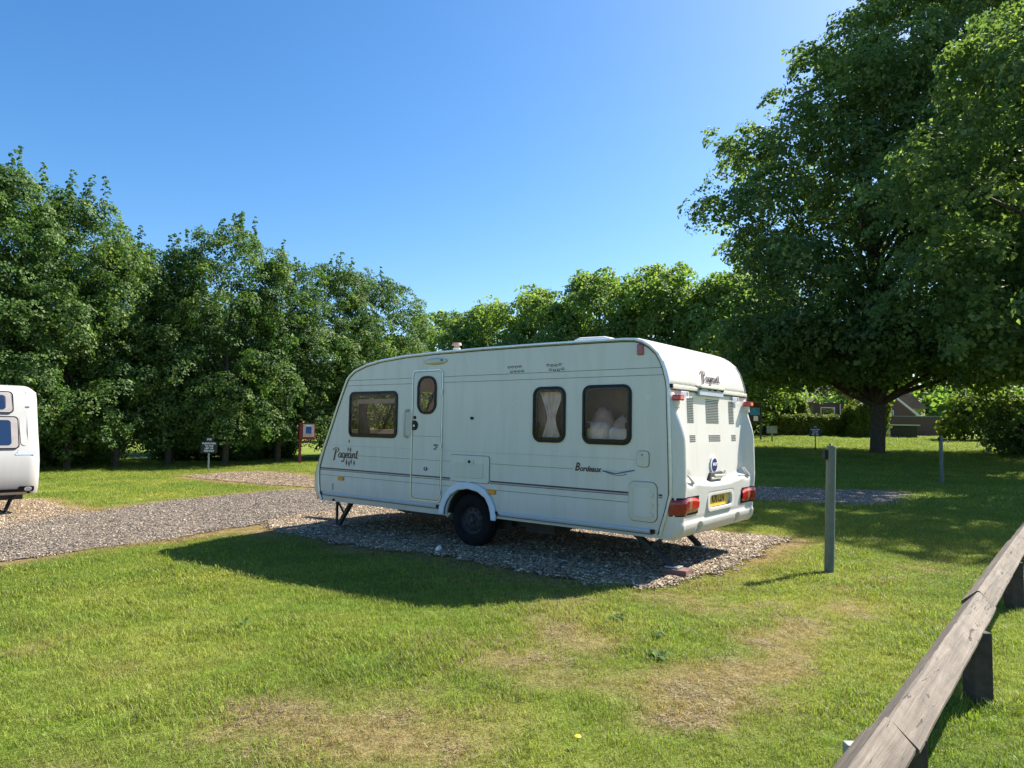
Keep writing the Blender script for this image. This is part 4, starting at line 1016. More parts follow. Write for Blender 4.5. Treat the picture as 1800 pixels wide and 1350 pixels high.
# ------------------------------------------------------------------ second caravan at the left edge
def second_caravan():
    c = thing('caravan', 'white caravan partly out of frame with grey framed front windows at the left edge', 'caravan', (-10.05, 10.97, -.30), R_(-41.3))
    # local x: towards its nose (facing us), y: across, z up
    nose = [(0, .34), (.10, .36), (.155, .45), (.175, .70), (.16, .95), (.11, 1.12), (-.02, 1.45), (-.14, 1.80), (-.22, 2.05), (-.30, 2.19), (-.42, 2.27), (-.62, 2.31), (-1.5, 2.34), (-4.8, 2.34), (-5.0, 2.2), (-5.05, .34)]
    Wd = 2.2
    secs = []
    for k in range(7):
        a = R_(90*k/6); secs.append((.20*(1-math.sin(a)), .16*(1-math.cos(a))))     # (y, inset)
    secs = [(y, ins) for y, ins in secs][::-1]
    allsec = [(y, i) for y, i in secs]+[(Wd-y, i) for y, i in reversed(secs)]
    vs = []; fs = []; n = len(nose)
    for y, ins in allsec:
        for x, z in nose:
            k = 1.0 if z > .34 else 1
            vs.append((x-ins*(1 if x > -3 else -1), y, z-(ins*.6 if z > 2.2 else 0)))
    for i in range(len(allsec)-1):
        for j in range(n): fs.append((i*n+j, i*n+(j+1) % n, (i+1)*n+(j+1) % n, (i+1)*n+j))
    fs += [tuple(range(n)), tuple(range((len(allsec)-1)*n, len(allsec)*n))]
    autosmooth(mesh('body', vs, fs, paint('second_caravan_white', (.42, .415, .40), (.36, .35, .32), .3), c), 40)
    def nx_(z):
        for (x0, z0), (x1, z1) in zip(nose, nose[1:]):
            if z0 <= z <= z1: return x0+(x1-x0)*(z-z0)/(z1-z0)
    def facing(name, ya, yb, z0, z1, mat, off, parent=c, r=.05, depth=.01, hole=None, rr=None):
        ya, yb = Wd-yb, Wd-ya
        bm = bmesh.new(); P = rrect(ya, z0, yb, z1, r)
        H = [rrect(*hole)] if hole else []
        fn = lambda p, q, d: (nx_(q)+off+d, p, q)
        bm_prism(bm, P, 0, depth, fn, H); return frombm(name, bm, mat, parent)
    def win(ya, yb, z0, z1):
        w = facing('window', ya, yb, z0, z1, M['black'], .004, r=.07, depth=.018)
        facing('frame_surround', ya+.02, yb-.02, z0+.02, z1-.02, simple('taupe_plastic', (.33, .30, .28), .3), .022, w, .06, .006)
        facing('pane', ya+.12, yb-.12, z0+.07, z1-.07, M['glass2'], .030, w, .05, .004)
    sgn = 1
    win(.335, Wd-.335, 1.16, 1.74); win(.40, Wd-.40, 1.79, 2.19)
    facing('panel_line', .355, .362, .40, 1.14, M['line'], .002, r=.002, depth=.003)
    facing('corner_strip', .20, .31, 1.22, 2.24, simple('pale_taupe_panel', (.50, .46, .42), .3), .003, r=.06, depth=.006)
    facing('blue_flash', .10, .40, 1.055, 1.085, M['greyblue'], .002, r=.01, depth=.004)
    facing('grey_flash', .08, .37, 1.085, 1.12, M['greyblue'], .002, r=.012, depth=.004)
    facing('front_badge', .15, .22, 1.90, 1.925, M['line'], .002, r=.01, depth=.004)
    facing('bumper_strip', .14, 2.0, .40, .455, M['black'], .004, r=.02, depth=.008)
    facing('lamp_housing', .10, .34, .40, .50, M['black'], .005, r=.03, depth=.010)
    lf_ = facing('front_lamp', .14, .25, .415, .49, simple('clear_lens', (.55, .56, .58), .1, .3), .016, r=.036, depth=.02)
    prism('side_lamp', rrect(Wd-.20, .37, Wd-.16, .40, .01), nx_(.42), nx_(.42)+.03, M['black'], c, ax='rear')
    st = bpy.data.objects.new('corner_steady', None); finish(st, None, c)
    bar('steady_leg', (-.30, Wd-.30, .36), (.06, Wd-.50, .03), .05, .04, M['steel'], st)
    bar('steady_brace', (.02, Wd-.30, .36), (-.12, Wd-.40, .20), .03, .02, M['steel'], st)
    box('steady_foot', -.02, Wd-.58, .005, .14, Wd-.42, .03, M['steel'], st)
    bm = bmesh.new(); bm_box(bm, -4.6, .2, .25, -.1, 2.0, .36); frombm('chassis', bm, M['steel'], c)
    for yy in (.02, 2.0):
        lathe('wheel', [(yy, .02), (yy, .17), (yy+.0, .28), (yy+.03, .31), (yy+.15, .31), (yy+.18, .2)], M['rubber'], c, -2.6, .31, 28)
    return c
second_caravan()
bw = (-8.95, 12.35)
tube('water_barrel', [(bw[0]-.55, bw[1]-.62, Gf(*bw)+.2), (bw[0]-.20, bw[1]-.34, Gf(*bw)+.2)], .17, M['bluep'], None, 18, label='blue rolling water barrel on the gravel at the left edge', cat='water barrel')

# ------------------------------------------------------------------ posts and signs
def service_post(x, y, h, label, lean=0.0):
    p = thing('service_post', label, 'post', (x, y, Gf(x, y)), group='grey green service posts')
    o = tube('post', [(0, 0, -.1), (0, 0, .45), (0, 0, h)], .046, M['greenpost'], p, 20)
    tube('post_cap', [(0, 0, h), (0, 0, h+.012)], [.046, .040], M['greenpost'], p, 20)
    tube('cap_bolt', [(-.012, 0, h+.01), (-.012, 0, h+.03)], .008, M['black'], p, 8)
    box('hose_bracket', -.075, -.03, h-.13, -.042, .03, h-.035, M['black'], p, b=.005)
    p.rotation_euler = (0, lean, 0)
service_post(3.20, 6.98, 1.245, 'grey-green round post in front, casting a shadow on sunlit grass', .028)
service_post(11.73, 18.84, 1.28, 'grey-green round post standing in the shade near the right edge', 0)
def pitch_sign(x, y, label, rz, s=1.0, lit=True):
    p = thing('pitch_sign', label, 'sign', (x, y, Gf(x, y)), rz, group='pitch signs on grey posts')
    pm = M['postgrey'] if lit else M['shed']  # shade on the unlit post is put into a darker colour
    bar('post', (-.0, 0, 0), (0, 0, .62*s), .075, .05, pm, p, .004) if lit else bar('post', (0, 0, 0), (0, 0, .85*s), .07, .05, pm, p, .004)
    z0 = .62*s if lit else .70*s
    b_ = box('sign_board', -.27*s, -.012, z0, .27*s, .012, z0+.40*s, M['darksign'], p)
    n_ = box('number_board', -.12*s, -.012, z0+.40*s, .12*s, .012, z0+.56*s, M['darksign'], p)
    for i, t_ in enumerate(('PLEASE PARK', 'TO THE', 'LEFT OF', 'THE POST')):
        text('sign_text', t_, .082*s, (0, -.014, z0+(.30-.09*i)*s), (R_(90), 0, 0), M['white'], p, align='CENTER', off=.003, xs=.92)
    text('sign_text', 'P10', .10*s, (0, -.014, z0+.43*s), (R_(90), 0, 0), M['white'], p, align='CENTER', off=.003, xs=.9)
pitch_sign(-10.73, 24.56, 'black sign with white capitals on a short grey post before the dark left trees', R_(22))
pitch_sign(15.2, 34.5, 'dark sign on a thin dark post in front of the far clipped hedge', R_(-25), 1.0, False)
def fire_point():
    x, y = -8.42, 28.4
    p = thing('fire_point', 'red fire point cabinet with a blue notice on a red post left of the caravan', 'fire point', (x, y, Gf(x, y)), R_(25))
    bar('post', (-.24, .05, 0), (-.24, .05, 1.25), .11, .10, M['redpaint'], p, .005)
    box('cabinet', -.30, -.12, .98, .32, .30, 1.62, M['redpaint'], p, b=.01)
    box('cabinet_roof', -.33, -.15, 1.62, .35, .33, 1.65, M['redpaint'], p)
    box('notice_sheet', -.16, -.135, 1.08, .28, -.121, 1.60, M['sheet'], p)
    box('blue_notice', -.05, -.145, 1.22, .17, -.136, 1.50, simple('blue_notice_print', (.03, .09, .42), .5, var=.2), p)
    box('white_notice', -.05, -.145, 1.51, .17, -.136, 1.58, M['white'], p)
    for k in range(3): box('pictogram_panel', -.15+k*.145, -.145, 1.09, -.02+k*.145, -.136, 1.19, simple('orange_print', (.75, .45, .25), .5, var=.3, scale=30), p)
    box('tray_rail', -.20, -.14, .90, .30, -.10, .93, M['redpaint'], p)
    for k in (-.12, .08, .26): box('tray_bar', k, -.13, .84, k+.02, -.11, .99, M['redpaint'], p)
fire_point()
box('marker_peg', 1.435, 2.98, Gf(1.4, 3)-.05, 1.50, 3.03, .095, M['concrete'], None, b=.006, label='small pale grey-green marker peg in the grass at the bottom by the wooden rail', cat='marker peg')

# ------------------------------------------------------------------ low timber rail
fence = thing('timber_rail_fence', 'low weathered timber rail fence on short square posts in the right foreground', 'fence', (1.34, 2.45, 0), 0)
fd = Vector((.643, .766, 0)).normalized(); fn_ = Vector((fd.y, -fd.x, 0))
def rail_pt(s, z=.0): return fd*s+Vector((0, 0, z))
cz = .365; half = .060*math.sqrt(2)
joints = [-2.6, -.08, 2.36, 5.45, 8.3]
for i in range(4):
    s0, s1 = joints[i]+.003, joints[i+1]-.003
    bm = bmesh.new(); k = 26; rings = []
    off = (-.004, .006, -.003, .004)[i]; tw = (.02, -.05, .05, 0)[i]
    for j in range(k+1):
        s = s0+(s1-s0)*j/k; ring = []
        dz_ = (s-s0)*(.000)+(.004, -.004, .003, 0)[i]
        for q in range(4):
            for cc in (-1, 1):
                a = math.pi/4*0+math.pi/2*q+cc*.07+tw
                rr_ = half*(1+.012*math.sin(s*9+q*2)+.008*math.sin(s*23+q))
                ring.append(bm.verts.new(rail_pt(s, cz-.0+dz_)+fn_*(rr_*math.sin(a)+off)+Vector((0, 0, rr_*math.cos(a)))))
        rings.append(ring)
    for a_, b_ in zip(rings, rings[1:]):
        for q in range(8): bm.faces.new((a_[q], a_[(q+1) % 8], b_[(q+1) % 8], b_[q]))
    bm.faces.new(rings[0]); bm.faces.new(rings[-1])
    ro = frombm('rail', bm, M['wood'], fence)
    # rotate the data so the grain (object x) runs along the rail
    ang = math.atan2(fd.y, fd.x); ro.data.transform(Matrix.Rotation(-ang, 4, 'Z')); ro.rotation_euler = (0, 0, ang)
for s, lat in ((-1.9, .03), (.03, .03), (1.70, .06), (4.24, .04), (6.9, .03)):
    po = bpy.data.objects
    bm = bmesh.new(); h = .37
    bm_prism(bm, [(-.05, -.05), (.05, -.05), (.05, .05), (-.05, .05)], -.2, h, 'top')
    for v in bm.verts:
        if v.co.z > .2: v.co.z -= 0 if abs(v.co.y) > .01 else .03
    o = frombm('post', bm, M['postwood'], fence); bev(o, .006)
    p_ = rail_pt(s)+fn_*lat; wx, wy = p_.x+1.34, p_.y+2.45
    o.data.transform(Matrix.Rotation(R_(90), 4, 'Y')); o.rotation_euler = (0, R_(-90), 0)
    o.location = (p_.x, p_.y, Gf(wx, wy))

# ------------------------------------------------------------------ trees
def crown_points(lobes, per, seed, shell=(.72, 1.05), upb=.35, inner=.12):
    r = np.random.default_rng(seed); P = []; D = []
    for cx, cy, cz_, rx, rz_ in lobes:
        n = max(4, int(per*rx*rx*(0.85+.3*r.random())))
        d = r.normal(size=(n, 3)); d[:, 2] = d[:, 2]*.9+upb*.6; d /= np.linalg.norm(d, axis=1)[:, None]
        q = r.uniform(shell[0], shell[1], n)*(1+.30*np.sin(d[:, 0]*5+r.uniform(0, 6))*np.sin(d[:, 1]*5+r.uniform(0, 6))+.18*np.minimum(np.abs(r.normal(size=n))**2, 1.6)); k = r.random(n) < inner; q[k] *= r.uniform(.2, .9, k.sum())
        P.append(np.stack([cx+d[:, 0]*rx*q, cy+d[:, 1]*rx*q, cz_+d[:, 2]*rz_*q], 1)); D.append(d)
    return np.concatenate(P), np.concatenate(D)
def dir_euler(d, r, up=.75, jit=.35):
    n = d+np.array([0, 0, up])+r.normal(0, jit, d.shape); n /= np.linalg.norm(n, axis=1)[:, None]
    return np.stack([np.zeros(len(n)), np.arccos(np.clip(n[:, 2], -1, 1)), np.arctan2(n[:, 1], n[:, 0])], 1)
def limb_bm(bm, a, b, r0, r1, rr, wob=.15, n=7, k=5):
    a = Vector(a); b = Vector(b); pts = []; L = (b-a).length
    for i in range(k+1):
        t = i/k; p = a.lerp(b, t)+Vector((rr.gauss(0, wob), rr.gauss(0, wob), 0))*L*.12*math.sin(math.pi*t)+Vector((0, 0, L*.08*math.sin(math.pi*t)))
        pts.append(p)
    bm_tube(bm, pts, [r0+(r1-r0)*i/k for i in range(k+1)], n)
def tree(name, label, cat, x, y, h, rad, seed, key='row', low=.5, trunk_r=.14, lobes_n=46, lobe_r=.95, per=34, scl=(.34, .55), group=None, lobes=None, spires=0, trunk_h=None, shape=0.75, nlimb=14):
    rr = random.Random(seed); z0 = Gf(x, y)
    t = thing(name, label, cat, (x, y, z0), 0, group)
    if lobes is None:
        lobes = []
        for i in range(lobes_n):
            f = (i+rr.random())/lobes_n; z = low+(h-low)*f
            env = rad*(math.sin(math.pi*min(1, (.12+.88*f)**shape))**.6 if f < .97 else .2)
            env = rad*max(.22, math.sqrt(max(0, 1-max(0, (f-.42)/.60)**2.4)))*(.60+.40*min(1, f/.38))
            a = i*2.39996+rr.uniform(-.5, .5); q = env*rr.uniform(.35, .95)
            q *= rr.uniform(.86, 1.16); lr = lobe_r*rr.uniform(.5, 1.3)*(1-.4*f)
            lobes.append((q*math.cos(a), q*math.sin(a), min(z, h-lr*.5), lr, lr*rr.uniform(.5, .8)))
        lobes.append((0, 0, h-.5*lobe_r, lobe_r*.6, lobe_r*.75))
    P, D = crown_points(lobes, per, seed)
    r = np.random.default_rng(seed+5)
    k = P[:, 2] > max(.25, low-.6); P, D = P[k], D[k]
    scatter('crown', P, dir_euler(D, r), r.uniform(scl[0], scl[1], len(P)), key, SRC[key], t, real=True)
    if spires:
        sp = []
        for i in range(spires):
            a = rr.uniform(0, 6.28); q = rad*rr.uniform(0, .35); bx, by = q*math.cos(a), q*math.sin(a); hh = rr.uniform(.8, 1.6)
            for j in range(int(hh/.06)): sp.append((bx+rr.gauss(0, .03), by+rr.gauss(0, .03), h-.15-q*.5+j*.06))
        sp = np.array(sp); scatter('top_shoots', sp, np.stack([r.normal(0, .3, len(sp)), r.normal(0, .3, len(sp)), r.uniform(0, 6.28, len(sp))], 1), r.uniform(.10, .17, len(sp)), 'shoot', SRC['shoot'], t, real=True)
    bm = bmesh.new(); th = trunk_h or h*.8
    limb_bm(bm, (0, 0, -.15), (rr.gauss(0, .1), rr.gauss(0, .1), th), trunk_r, trunk_r*.25, rr, .05, 10, 8)
    ls = sorted(lobes, key=lambda q: -q[3])[:nlimb]
    for (lx, ly, lz, lr, _) in ls:
        zb = max(low*.7, lz*.45 if key != 'row' else lz*.7)
        limb_bm(bm, (0, 0, min(zb, th*.9)), (lx, ly, lz), trunk_r*.38, trunk_r*.08, rr, .3, 6, 5)
    autosmooth(frombm('trunk', bm, M['bark'], t), 60)
    return t
row = [(-60, 240, 22, 2.6, 'tall leafy tree at the far left edge behind the second caravan'),
       (20, 255, 23, 2.5, 'tallest broadleaf tree of the left row above the second caravan'),
       (125, 300, 24, 2.4, 'broad tree with upright top shoots second in the left row'),
       (210, 392, 25.5, 1.9, 'lower leafy tree at the notch in the left row'),
       (300, 408, 27, 1.8, 'narrow dark leafy tree right of the gap in the left row'),
       (400, 368, 27.5, 2.3, 'rounded tree with spiky top shoots above the black pitch sign'),
       (492, 430, 29.5, 2.1, 'bright green tree left of the red fire point'),
       (590, 440, 32, 2.3, 'leafy tree rising behind the front roof curve of the caravan'),
       (662, 462, 35, 2.3, 'leafy tree above the caravan door near the end of the left row'),
       (694, 575, 38, 2.0, 'last and lowest tree at the right end of the left row')]
for i, (px, top, Y, rad, lab) in enumerate(row):
    rad *= (1.16, 1.16, 1.12, .92, 1.1, 1.22, 1.12, 1.16, 1.1, 1.1)[i]
    X = (px-900)/1210*Y; hor = 747+(px-900)*.0151; h = (hor-top)/1210*Y*.885+1.42-Gf(X, Y)
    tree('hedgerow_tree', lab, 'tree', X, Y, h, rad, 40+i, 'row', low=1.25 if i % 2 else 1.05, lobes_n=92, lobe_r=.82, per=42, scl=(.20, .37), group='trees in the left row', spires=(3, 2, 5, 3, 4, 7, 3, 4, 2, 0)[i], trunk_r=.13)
for i, (px, Y, h, rad, lab) in enumerate([(60, 31, 9.0, 2.8, 'extra tree behind the first two trees of the left row, added to darken it'), (352, 35.5, 8.6, 2.8, 'extra tree set back behind the black pitch sign, added to darken the row'), (455, 38.5, 8.4, 2.8, 'extra tree set back behind the red fire point, added to darken the row')]):  # extra trees added behind the row to darken its base
    tree('hedgerow_tree', lab, 'tree', (px-900)/1210*Y, Y, h, rad, 240+i, 'row', low=.6, lobes_n=50, lobe_r=1.1, per=16, scl=(.4, .6), group='trees in the left row')
# undergrowth filling the bottom of the row
def bush(x, y, h, rad, seed, label, key='row', cat='bush', group=None, per=60, scl=(.25, .42)):
    rr = random.Random(seed); z0 = Gf(x, y); t = thing('bush', label, cat, (x, y, z0), 0, group); lobes = []
    for i in range(14):
        a = rr.uniform(0, 6.28); q = rad*rr.uniform(0, .75); lr = rad*rr.uniform(.3, .5)
        lobes.append((q*math.cos(a), q*math.sin(a), h*rr.uniform(.2, .75), lr, lr*.8))
    P, D = crown_points(lobes, per, seed); r = np.random.default_rng(seed); P = P[P[:, 2] > .03][:len(P)]; D = D[:len(P)]
    scatter('foliage', P, dir_euler(D, r), r.uniform(scl[0], scl[1], len(P)), key, SRC[key], t, real=True)
    bm = bmesh.new()
    for (lx, ly, lz, lr, _) in lobes[:8]: limb_bm(bm, (0, 0, -.05), (lx, ly, lz), .03, .01, rr, .3, 5, 4)
    frombm('stems', bm, M['bark'], t)
for i, (px, Y, h, rad, lab) in enumerate([(10, 24.5, 1.9, 2.2, 'dense shrub behind the second caravan roof'), (105, 25.6, 1.5, 1.7, 'low shrub just right of the second caravan'), (168, 28.5, 1.2, 1.4, 'low dark shrub left of the grassy gap'),
                                       (330, 31.0, 1.4, 1.8, 'low dark shrub behind the black pitch sign'), (420, 32.0, 1.3, 1.8, 'low dark shrub between the black sign and the fire point'), (475, 34, 1.2, 1.4, 'small shrub just left of the red fire point'), (640, 35, 2.0, 2.0, 'low shrub hidden behind the caravan front')]):
    bush((px-900)/1210*Y, Y, h, rad, 300+i, lab, group='shrubs under the left row')
# bright trees beyond the caravan roof
for i, (X, Y, h, rad, lab) in enumerate([(-6.6, 66, 12.0, 4.6, 'far tree at the gap just right of the left row'), (-2.4, 64, 12.2, 4.2, 'far rounded tree above the caravan flue'), (2.6, 60, 12.6, 4.6, 'far bright green tree above the middle of the caravan roof'),
                                         (7.2, 57, 12.8, 5.0, 'far bright green tree left of the roof vent'), (11.6, 54, 12.7, 5.0, 'bright green tree behind the caravan roof vent'), (15.8, 50, 11.4, 4.6, 'bright green tree touching the big dark tree behind the caravan rear'), (19.5, 56, 12.6, 4.5, 'sunlit tree seen below the left side of the big dark tree')]):
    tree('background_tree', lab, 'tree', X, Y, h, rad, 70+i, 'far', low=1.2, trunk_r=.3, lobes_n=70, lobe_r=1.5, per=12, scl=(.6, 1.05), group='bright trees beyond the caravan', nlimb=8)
# the big dark tree on the right
rb = random.Random(21); bl = []
BX, BY = 17.5, 33.0
env = [(3.6, 6.4), (5.6, 7.2), (8.5, 8.9), (11.2, 9.7), (14.5, 9.0), (16.4, 8.5), (18.6, 7.2), (20.5, 6.6), (25, 3.5)]
def envr(z):
    for (z0, r0), (z1, r1) in zip(env, env[1:]):
        if z0 <= z <= z1: return r0+(r1-r0)*(z-z0)/(z1-z0)
    return env[-1][1]
for i in range(170):
    z = 4.0+21.0*((i+rb.random())/170)**1.05; cx_ = max(0, z-11.2)*.36; a = i*2.39996+rb.uniform(-.4, .4); R = envr(z)*(.86+.22*rb.random()); q = R*rb.uniform(.45, 1.0)**.6-.9
    lr = rb.uniform(.8, 1.8); bl.append((q*math.cos(a)+cx_, q*math.sin(a)*(.7 if math.sin(a) > 0 else 1), z+rb.uniform(-.4, .4), lr, lr*rb.uniform(.55, .8)))
for i in range(30): bl.append((rb.uniform(-4.5, 5.5), rb.uniform(-5, -1), rb.uniform(6, 17), 1.5, 1.0))
for i in range(70):
    a = i*2.39996; q = 1.2+5.6*math.sqrt((i+.5)/70); lr = rb.uniform(1.1, 1.8); bl.append((q*math.cos(a), q*math.sin(a)*(.6 if math.sin(a) > 0 else 1), rb.uniform(3.9, 5.6), lr, lr*.6))
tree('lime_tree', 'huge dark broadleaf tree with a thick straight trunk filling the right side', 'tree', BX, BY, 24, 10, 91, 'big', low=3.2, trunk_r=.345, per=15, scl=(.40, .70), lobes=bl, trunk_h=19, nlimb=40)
# two nearer trees outside the frame: upper right foliage and the wide shade on the lawn
def round_lobes(seed, n, r, z0, z1, lr0, lr1):
    q_ = random.Random(seed); L = []
    for i in range(n):
        f = (i+q_.random())/n; z = z0+(z1-z0)*f; e = r*math.sqrt(max(.08, 1-((f-.45)/.6)**2)); a = i*2.39996+q_.uniform(-.5, .5); q = e*q_.uniform(.5, 1)**.6-.6; lr = q_.uniform(lr0, lr1)
        L.append((q*math.cos(a), q*math.sin(a), z, lr, lr*q_.uniform(.5, .8)))
    return L
tree('lime_tree', 'tree at the upper right edge whose branches hang into the frame', 'tree', 17.6, 19.5, 15, 6.2, 92, 'big', low=3, trunk_r=.35, per=18, scl=(.38, .62), lobes=round_lobes(5, 80, 6.3, 3.8, 14.6, .8, 1.6), trunk_h=11, nlimb=24)
tree('lime_tree', 'dark broadleaf tree behind the right edge post, right of the thick trunk', 'tree', 27.5, 30.5, 20, 7.5, 93, 'big', low=2.5, trunk_r=.38, per=12, scl=(.55, .9), lobes=round_lobes(6, 90, 8, 3.6, 19.5, 1.1, 1.9), trunk_h=15, nlimb=20)
# shrubs and clipped hedges on the right
def hedge_box(name, label, pts, zt, y0, y1, key, seed, n, scl=(.28, .42), core=True, cat='hedge'):
    """clipped hedge; pts is its outline in x-z, y0..y1 its depth"""
    cx = sum(p[0] for p in pts)/len(pts); cy = (y0+y1)/2; gz = Gf(cx, cy)
    t = thing(name, label, cat, (cx, cy, gz))
    L = [(p[0]-cx, p[1]) for p in pts]
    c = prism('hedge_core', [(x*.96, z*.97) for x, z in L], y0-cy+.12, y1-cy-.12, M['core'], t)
    r = np.random.default_rng(seed); P = []; D = []
    per = [math.dist(L[i], L[(i+1) % len(L)]) for i in range(len(L))]
    for k in range(n):
        if r.random() < .5:      # front or back face: sample inside polygon by rejection
            for _ in range(30):
                x = r.uniform(min(p[0] for p in L), max(p[0] for p in L)); z = r.uniform(0, max(p[1] for p in L))
                if inside(np.array([x]), np.array([z]), L)[0]: break
            s = -1 if r.random() < .8 else 1
            P.append((x, s*(y1-y0)/2+r.normal(0, .05), z)); D.append((0, s, .2))
        else:
            i = r.choice(len(L), p=np.array(per)/sum(per)); t_ = r.random(); a = L[i]; b = L[(i+1) % len(L)]
            if a[1] <= .05 and b[1] <= .05: continue
            x = a[0]+(b[0]-a[0])*t_; z = a[1]+(b[1]-a[1])*t_; nx0, nz0 = -(b[1]-a[1]), (b[0]-a[0]); ll = math.hypot(nx0, nz0)
            if (x*nx0+(z-.8)*nz0) < 0: nx0, nz0 = -nx0, -nz0
            P.append((x, r.uniform(-.5, .5)*(y1-y0), z+r.normal(0, .04))); D.append((nx0/ll, 0, nz0/ll))
    P = np.array(P); D = np.array(D, float)
    scatter('hedge_leaves', P, dir_euler(D, r, .3, .3), r.uniform(scl[0], scl[1], len(P)), key, SRC[key], t, real=True)
hedge_box('clipped_hedge', 'low clipped hedge with a sunlit flat top beyond the far lit grass', [(15.5, 0), (25.4, 0), (25.4, 1.34), (20, 1.29), (15.5, 1.25)], 0, 49.5, 51.0, 'hedge', 5, 3000)
hedge_box('topiary_arch', 'rounded clipped shrub standing behind the low hedge', [(18.9, .7), (21.9, .7), (22.0, 2.0), (21.7, 2.6), (21.0, 2.9), (20.0, 2.75), (19.2, 2.3), (18.8, 1.8)], 0, 51.6, 53.2, 'hedge', 6, 1500, cat='shrub')
hedge_box('clipped_hedge', 'taller clipped hedge block with a sloping top left of the thick trunk', [(23.9, 0), (25.9, 0), (26.3, 2.2), (25.9, 2.6), (25.0, 2.5), (24.2, 1.9)], 0, 48.0, 50.0, 'hedge', 7, 1500)
bush(30.2, 46, 3.6, 1.8, 411, 'pale green shrub right of the brick house', 'hedge', per=16, scl=(.5, .8))
bush(33.2, 45, 3.4, 2.4, 412, 'pale green shrub behind the right edge post', 'hedge', per=14, scl=(.5, .8))
bush(36.5, 44, 3.4, 2.2, 413, 'bright shrub at the right edge below the dark foliage', 'hedge', per=14, scl=(.5, .8))
bush(24.5, 32.2, 2.4, 2.3, 414, 'dark rounded shrub in the shade at the right edge', 'big', per=22, scl=(.35, .6))
bush(20.6, 45.5, 3.2, 1.6, 415, 'sunlit sapling foliage above the low clipped hedge', 'far', per=16, scl=(.4, .6)) if 0 else None
for i, (X, Y, z, s) in enumerate([(18.0, 55, 3.4, 2.2), (22.5, 56, 4.2, 2.4)]):
    bush(X, Y, 4.6, s, 420+i, ('loose leafy shrub left behind the rounded topiary', 'loose leafy shrub right behind the rounded topiary')[i], 'far', per=12, scl=(.5, .8))
# far woodland that closes the horizon
r = np.random.default_rng(77); n = 1500
x = r.uniform(-150, 110, n); y = 118+r.normal(0, 4, n)+.05*x; zt = 6.5+3.5*fbm(x, y*0, .06, 3)
P = np.stack([x, y, zt*r.random(n)**.6], 1); D = r.normal(size=(n, 3)); D[:, 1] -= 1; D[:, 2] += .5; D /= np.linalg.norm(D, axis=1)[:, None]
scatter('distant_woodland', P, dir_euler(D, r), r.uniform(2.6, 4.0, n), 'far', SRC['far'], kind='stuff', real=True)

# ------------------------------------------------------------------ buildings behind the big tree
def house():
    x0, y0 = 27.2, 62.0; gz = Gf(30, 60)-.42
    h = thing('brick_house', 'dark brick house with brown tiled roof behind the thick tree trunk', 'house', (x0, y0, gz))
    box('wall', 0, 0, 0, 7.6, 7.0, 3.3, M['brick'], h)
    prism('gable_wall', [(3.9, 0), (8.4, 0), (8.4, 2.4), (6.6, 3.9), (5.2, 5.0), (3.9, 4.0)], -1.2, 0.2, M['brick'], h)
    prism('roof', [(-.3, 3.2), (-.3, 3.35), (3.4, 6.1), (7.9, 3.35), (7.9, 3.2), (3.4, 5.9)], -.3, 7.3, M['tile'], h)
    prism('roof', [(7.6, 2.9), (10.6, 2.9), (10.4, 3.1), (8.8, 4.5), (7.6, 4.6)], .5, 6, M['tile'], h)
    bar('bargeboard', (5.2, -1.26, 5.02), (8.9, -1.26, 2.1), .06, .17, M['white'], h)
    for a, b in ((.6, 1.9), (3.0, 3.5)):
        f = box('window', a, -.06, 1.9, b, .02, 2.9, M['white'], h); box('pane', a+.08, -.075, 1.98, b-.08, -.062, 2.82, M['glass2'], f)
    f = box('window', 6.05, -1.28, 2.0, 6.5, -1.21, 2.65, M['white'], h); box('pane', 6.11, -1.295, 2.06, 6.44, -1.282, 2.59, M['postgrey'], f)
    tube('drainpipe', [(2.35, -.1, 0), (2.35, -.1, 3.2)], .06, M['white'], h)
    box('chimney', 1.2, 3, 5.0, 1.9, 3.7, 6.6, M['brick'], h)
house()
wl = box('brick_wall', 0, 0, 0, 8.5, .3, 1.62, M['brick'], None, label='low dark brick wall behind the thick tree trunk', cat='wall'); wl.location = (26.9, 56.0, Gf(28, 56))
box('wall_coping', 0, -.04, 1.62, 8.5, .34, 1.67, M['postgrey'], wl)
sh = thing('garden_shed', 'small dark shed with a white fascia right of the thick tree trunk', 'shed', (26.2, 48.5, Gf(27, 48.5)))
box('shed_wall', 0, 0, 0, 2.35, 1.8, .90, M['shed'], sh); box('white_panel', .05, -.03, .05, .45, -.002, .86, M['white'], sh); box('fascia', -.1, -.12, .90, 2.5, 1.9, .98, M['white'], sh)
# red notice hut mostly hidden by the caravan rear
kb = thing('notice_board', 'dark red notice board with blue poster showing behind the rear edge of the caravan', 'notice board', (13.75, 42.0, Gf(14, 42)), R_(-18))
for xx in (0.0, 1.5): bar('post', (xx*.9, 0, 0), (xx*.9, 0, 2.35), .10, .10, M['shed'], kb)
box('board', 0, -.05, 1.1, 1.35, .05, 2.2, M['maroon'], kb); box('board_roof', -.2, -.35, 2.3, 1.5, .35, 2.36, M['tile'], kb)
box('poster', .75, -.07, 1.55, 1.3, -.052, 2.0, simple('cyan_poster', (.06, .25, .42), .5, var=.5, scale=9), kb); box('poster', .95, -.07, 1.2, 1.2, -.052, 1.5, M['white'], kb)
mb = box('meter_box', 15.0, 40.2, Gf(15, 40)+.55, 15.5, 40.5, Gf(15, 40)+.98, M['postgrey'], None, label='small pale grey box on a post near the red notice board', cat='meter box')
bar('post', (15.25, 40.35, Gf(15, 40)), (15.25, 40.35, Gf(15, 40)+.55), .08, .08, M['postgrey'], mb)
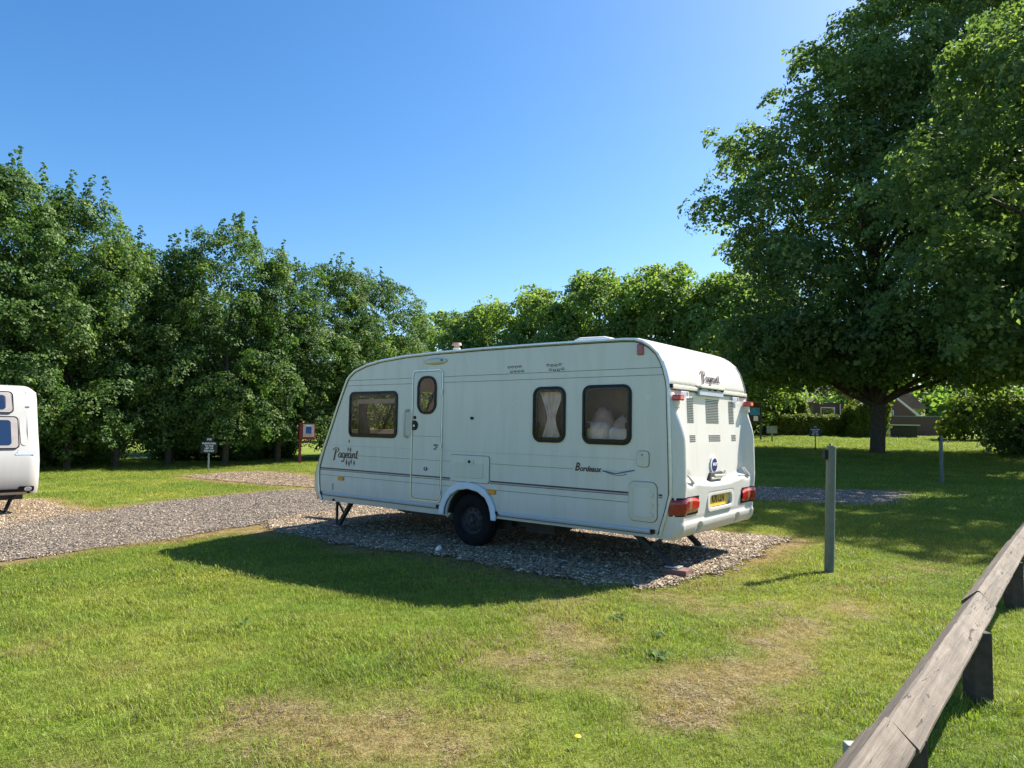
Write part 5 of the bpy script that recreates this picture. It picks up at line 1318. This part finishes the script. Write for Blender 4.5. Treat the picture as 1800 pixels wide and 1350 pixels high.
def thatch_builder(seed):
    def f():
        q = random.Random(seed); v, fs, lv = [], [], []
        for i in range(34):
            a = q.uniform(0, 6.283); c = Vector((q.gauss(0, .04), q.gauss(0, .04), q.uniform(.001, .014))); L = q.uniform(.010, .028); d = Vector((math.cos(a), math.sin(a), q.uniform(-.2, .3)))*L; w = Vector((-d.y, d.x, 0)).normalized()*.0012
            b0 = len(v); v += [tuple(c-w), tuple(c+w), tuple(c+d+w*.4), tuple(c+d-w*.4)]; fs.append((b0, b0+1, b0+2, b0+3)); lv.append(q.random())
        return v, fs, lv
    return f
M['thatch'] = stonemat('dry_thatch', [(0.0, (0.06, 0.04, 0.025)), (0.5, (0.18, 0.125, 0.07)), (1.0, (0.36, 0.27, 0.155))])
SRC['thatch'] = [source('dry_thatch', M['thatch'], thatch_builder(i)) for i in range(3)]
x, y = sample(30000, -6, 6, 2, 9); d = dryness(x, y); k = (rng.random(len(x)) < np.clip(d*1.2-.15, 0, 1)*sstep((fbm(x, y, 5.0, 4)-.50)/.12)) & ~inside(x, y, polys['pad']); x, y = x[k], y[k]
scatter('dry_grass_thatch', np.stack([x, y, G(x, y)], 1), np.stack([x*0, x*0, rng.uniform(0, 6.28, len(x))], 1), rng.uniform(.6, 1.5, len(x)), 'thatch', SRC['thatch'], kind='stuff')
# ------------------------------------------------------------------ small plants in the lawn
fl = thing('dandelion', 'single yellow dandelion in the grass at the bottom centre', 'flower', (.31, 3.13, Gf(.31, 3.13)))
tube('stem', [(0, 0, 0), (.004, 0, .045)], .0015, M['leaf_hedge'], fl, 5)
tube('flower_head', [(.004, 0, .043), (.004, 0, .050), (.004, 0, .054)], [.004, .016, .011], simple('yellow_petals', (.75, .55, .02), .6), fl, 12)
def rosette(x, y, s, seed, label):
    rr = random.Random(seed); t = thing('weed_rosette', label, 'weed', (x, y, Gf(x, y)), 0, 'broad leaved weeds in the lawn')
    for k in range(9):
        a = k*.7+rr.uniform(-.2, .2); L = s*rr.uniform(.7, 1.2); w = L*.28; z1 = rr.uniform(.02, .05); ca, sa = math.cos(a), math.sin(a)
        pt = lambda q, v, z: (ca*q-sa*v, sa*q+ca*v, z)
        mesh('leaf', [pt(.01, -w*.3, .01), pt(.01, w*.3, .01), pt(L*.5, w*.6, z1), pt(L*.5, -w*.6, z1), pt(L, 0, z1*.6)], [(0, 1, 2, 3), (3, 2, 4)], M['leaf_far'], t)
rosette(.92, 4.33, .10, 1, 'broad leaved weed nearest the bottom between brown patches')
rosette(.80, 5.15, .09, 2, 'broad leaved weed on green grass below the rear shadow edge')
rosette(1.02, 4.75, .07, 3, 'small broad leaved weed between two dry patches')
rosette(-1.9, 5.05, .08, 4, 'broad leaved weed below the left part of the caravan shadow')
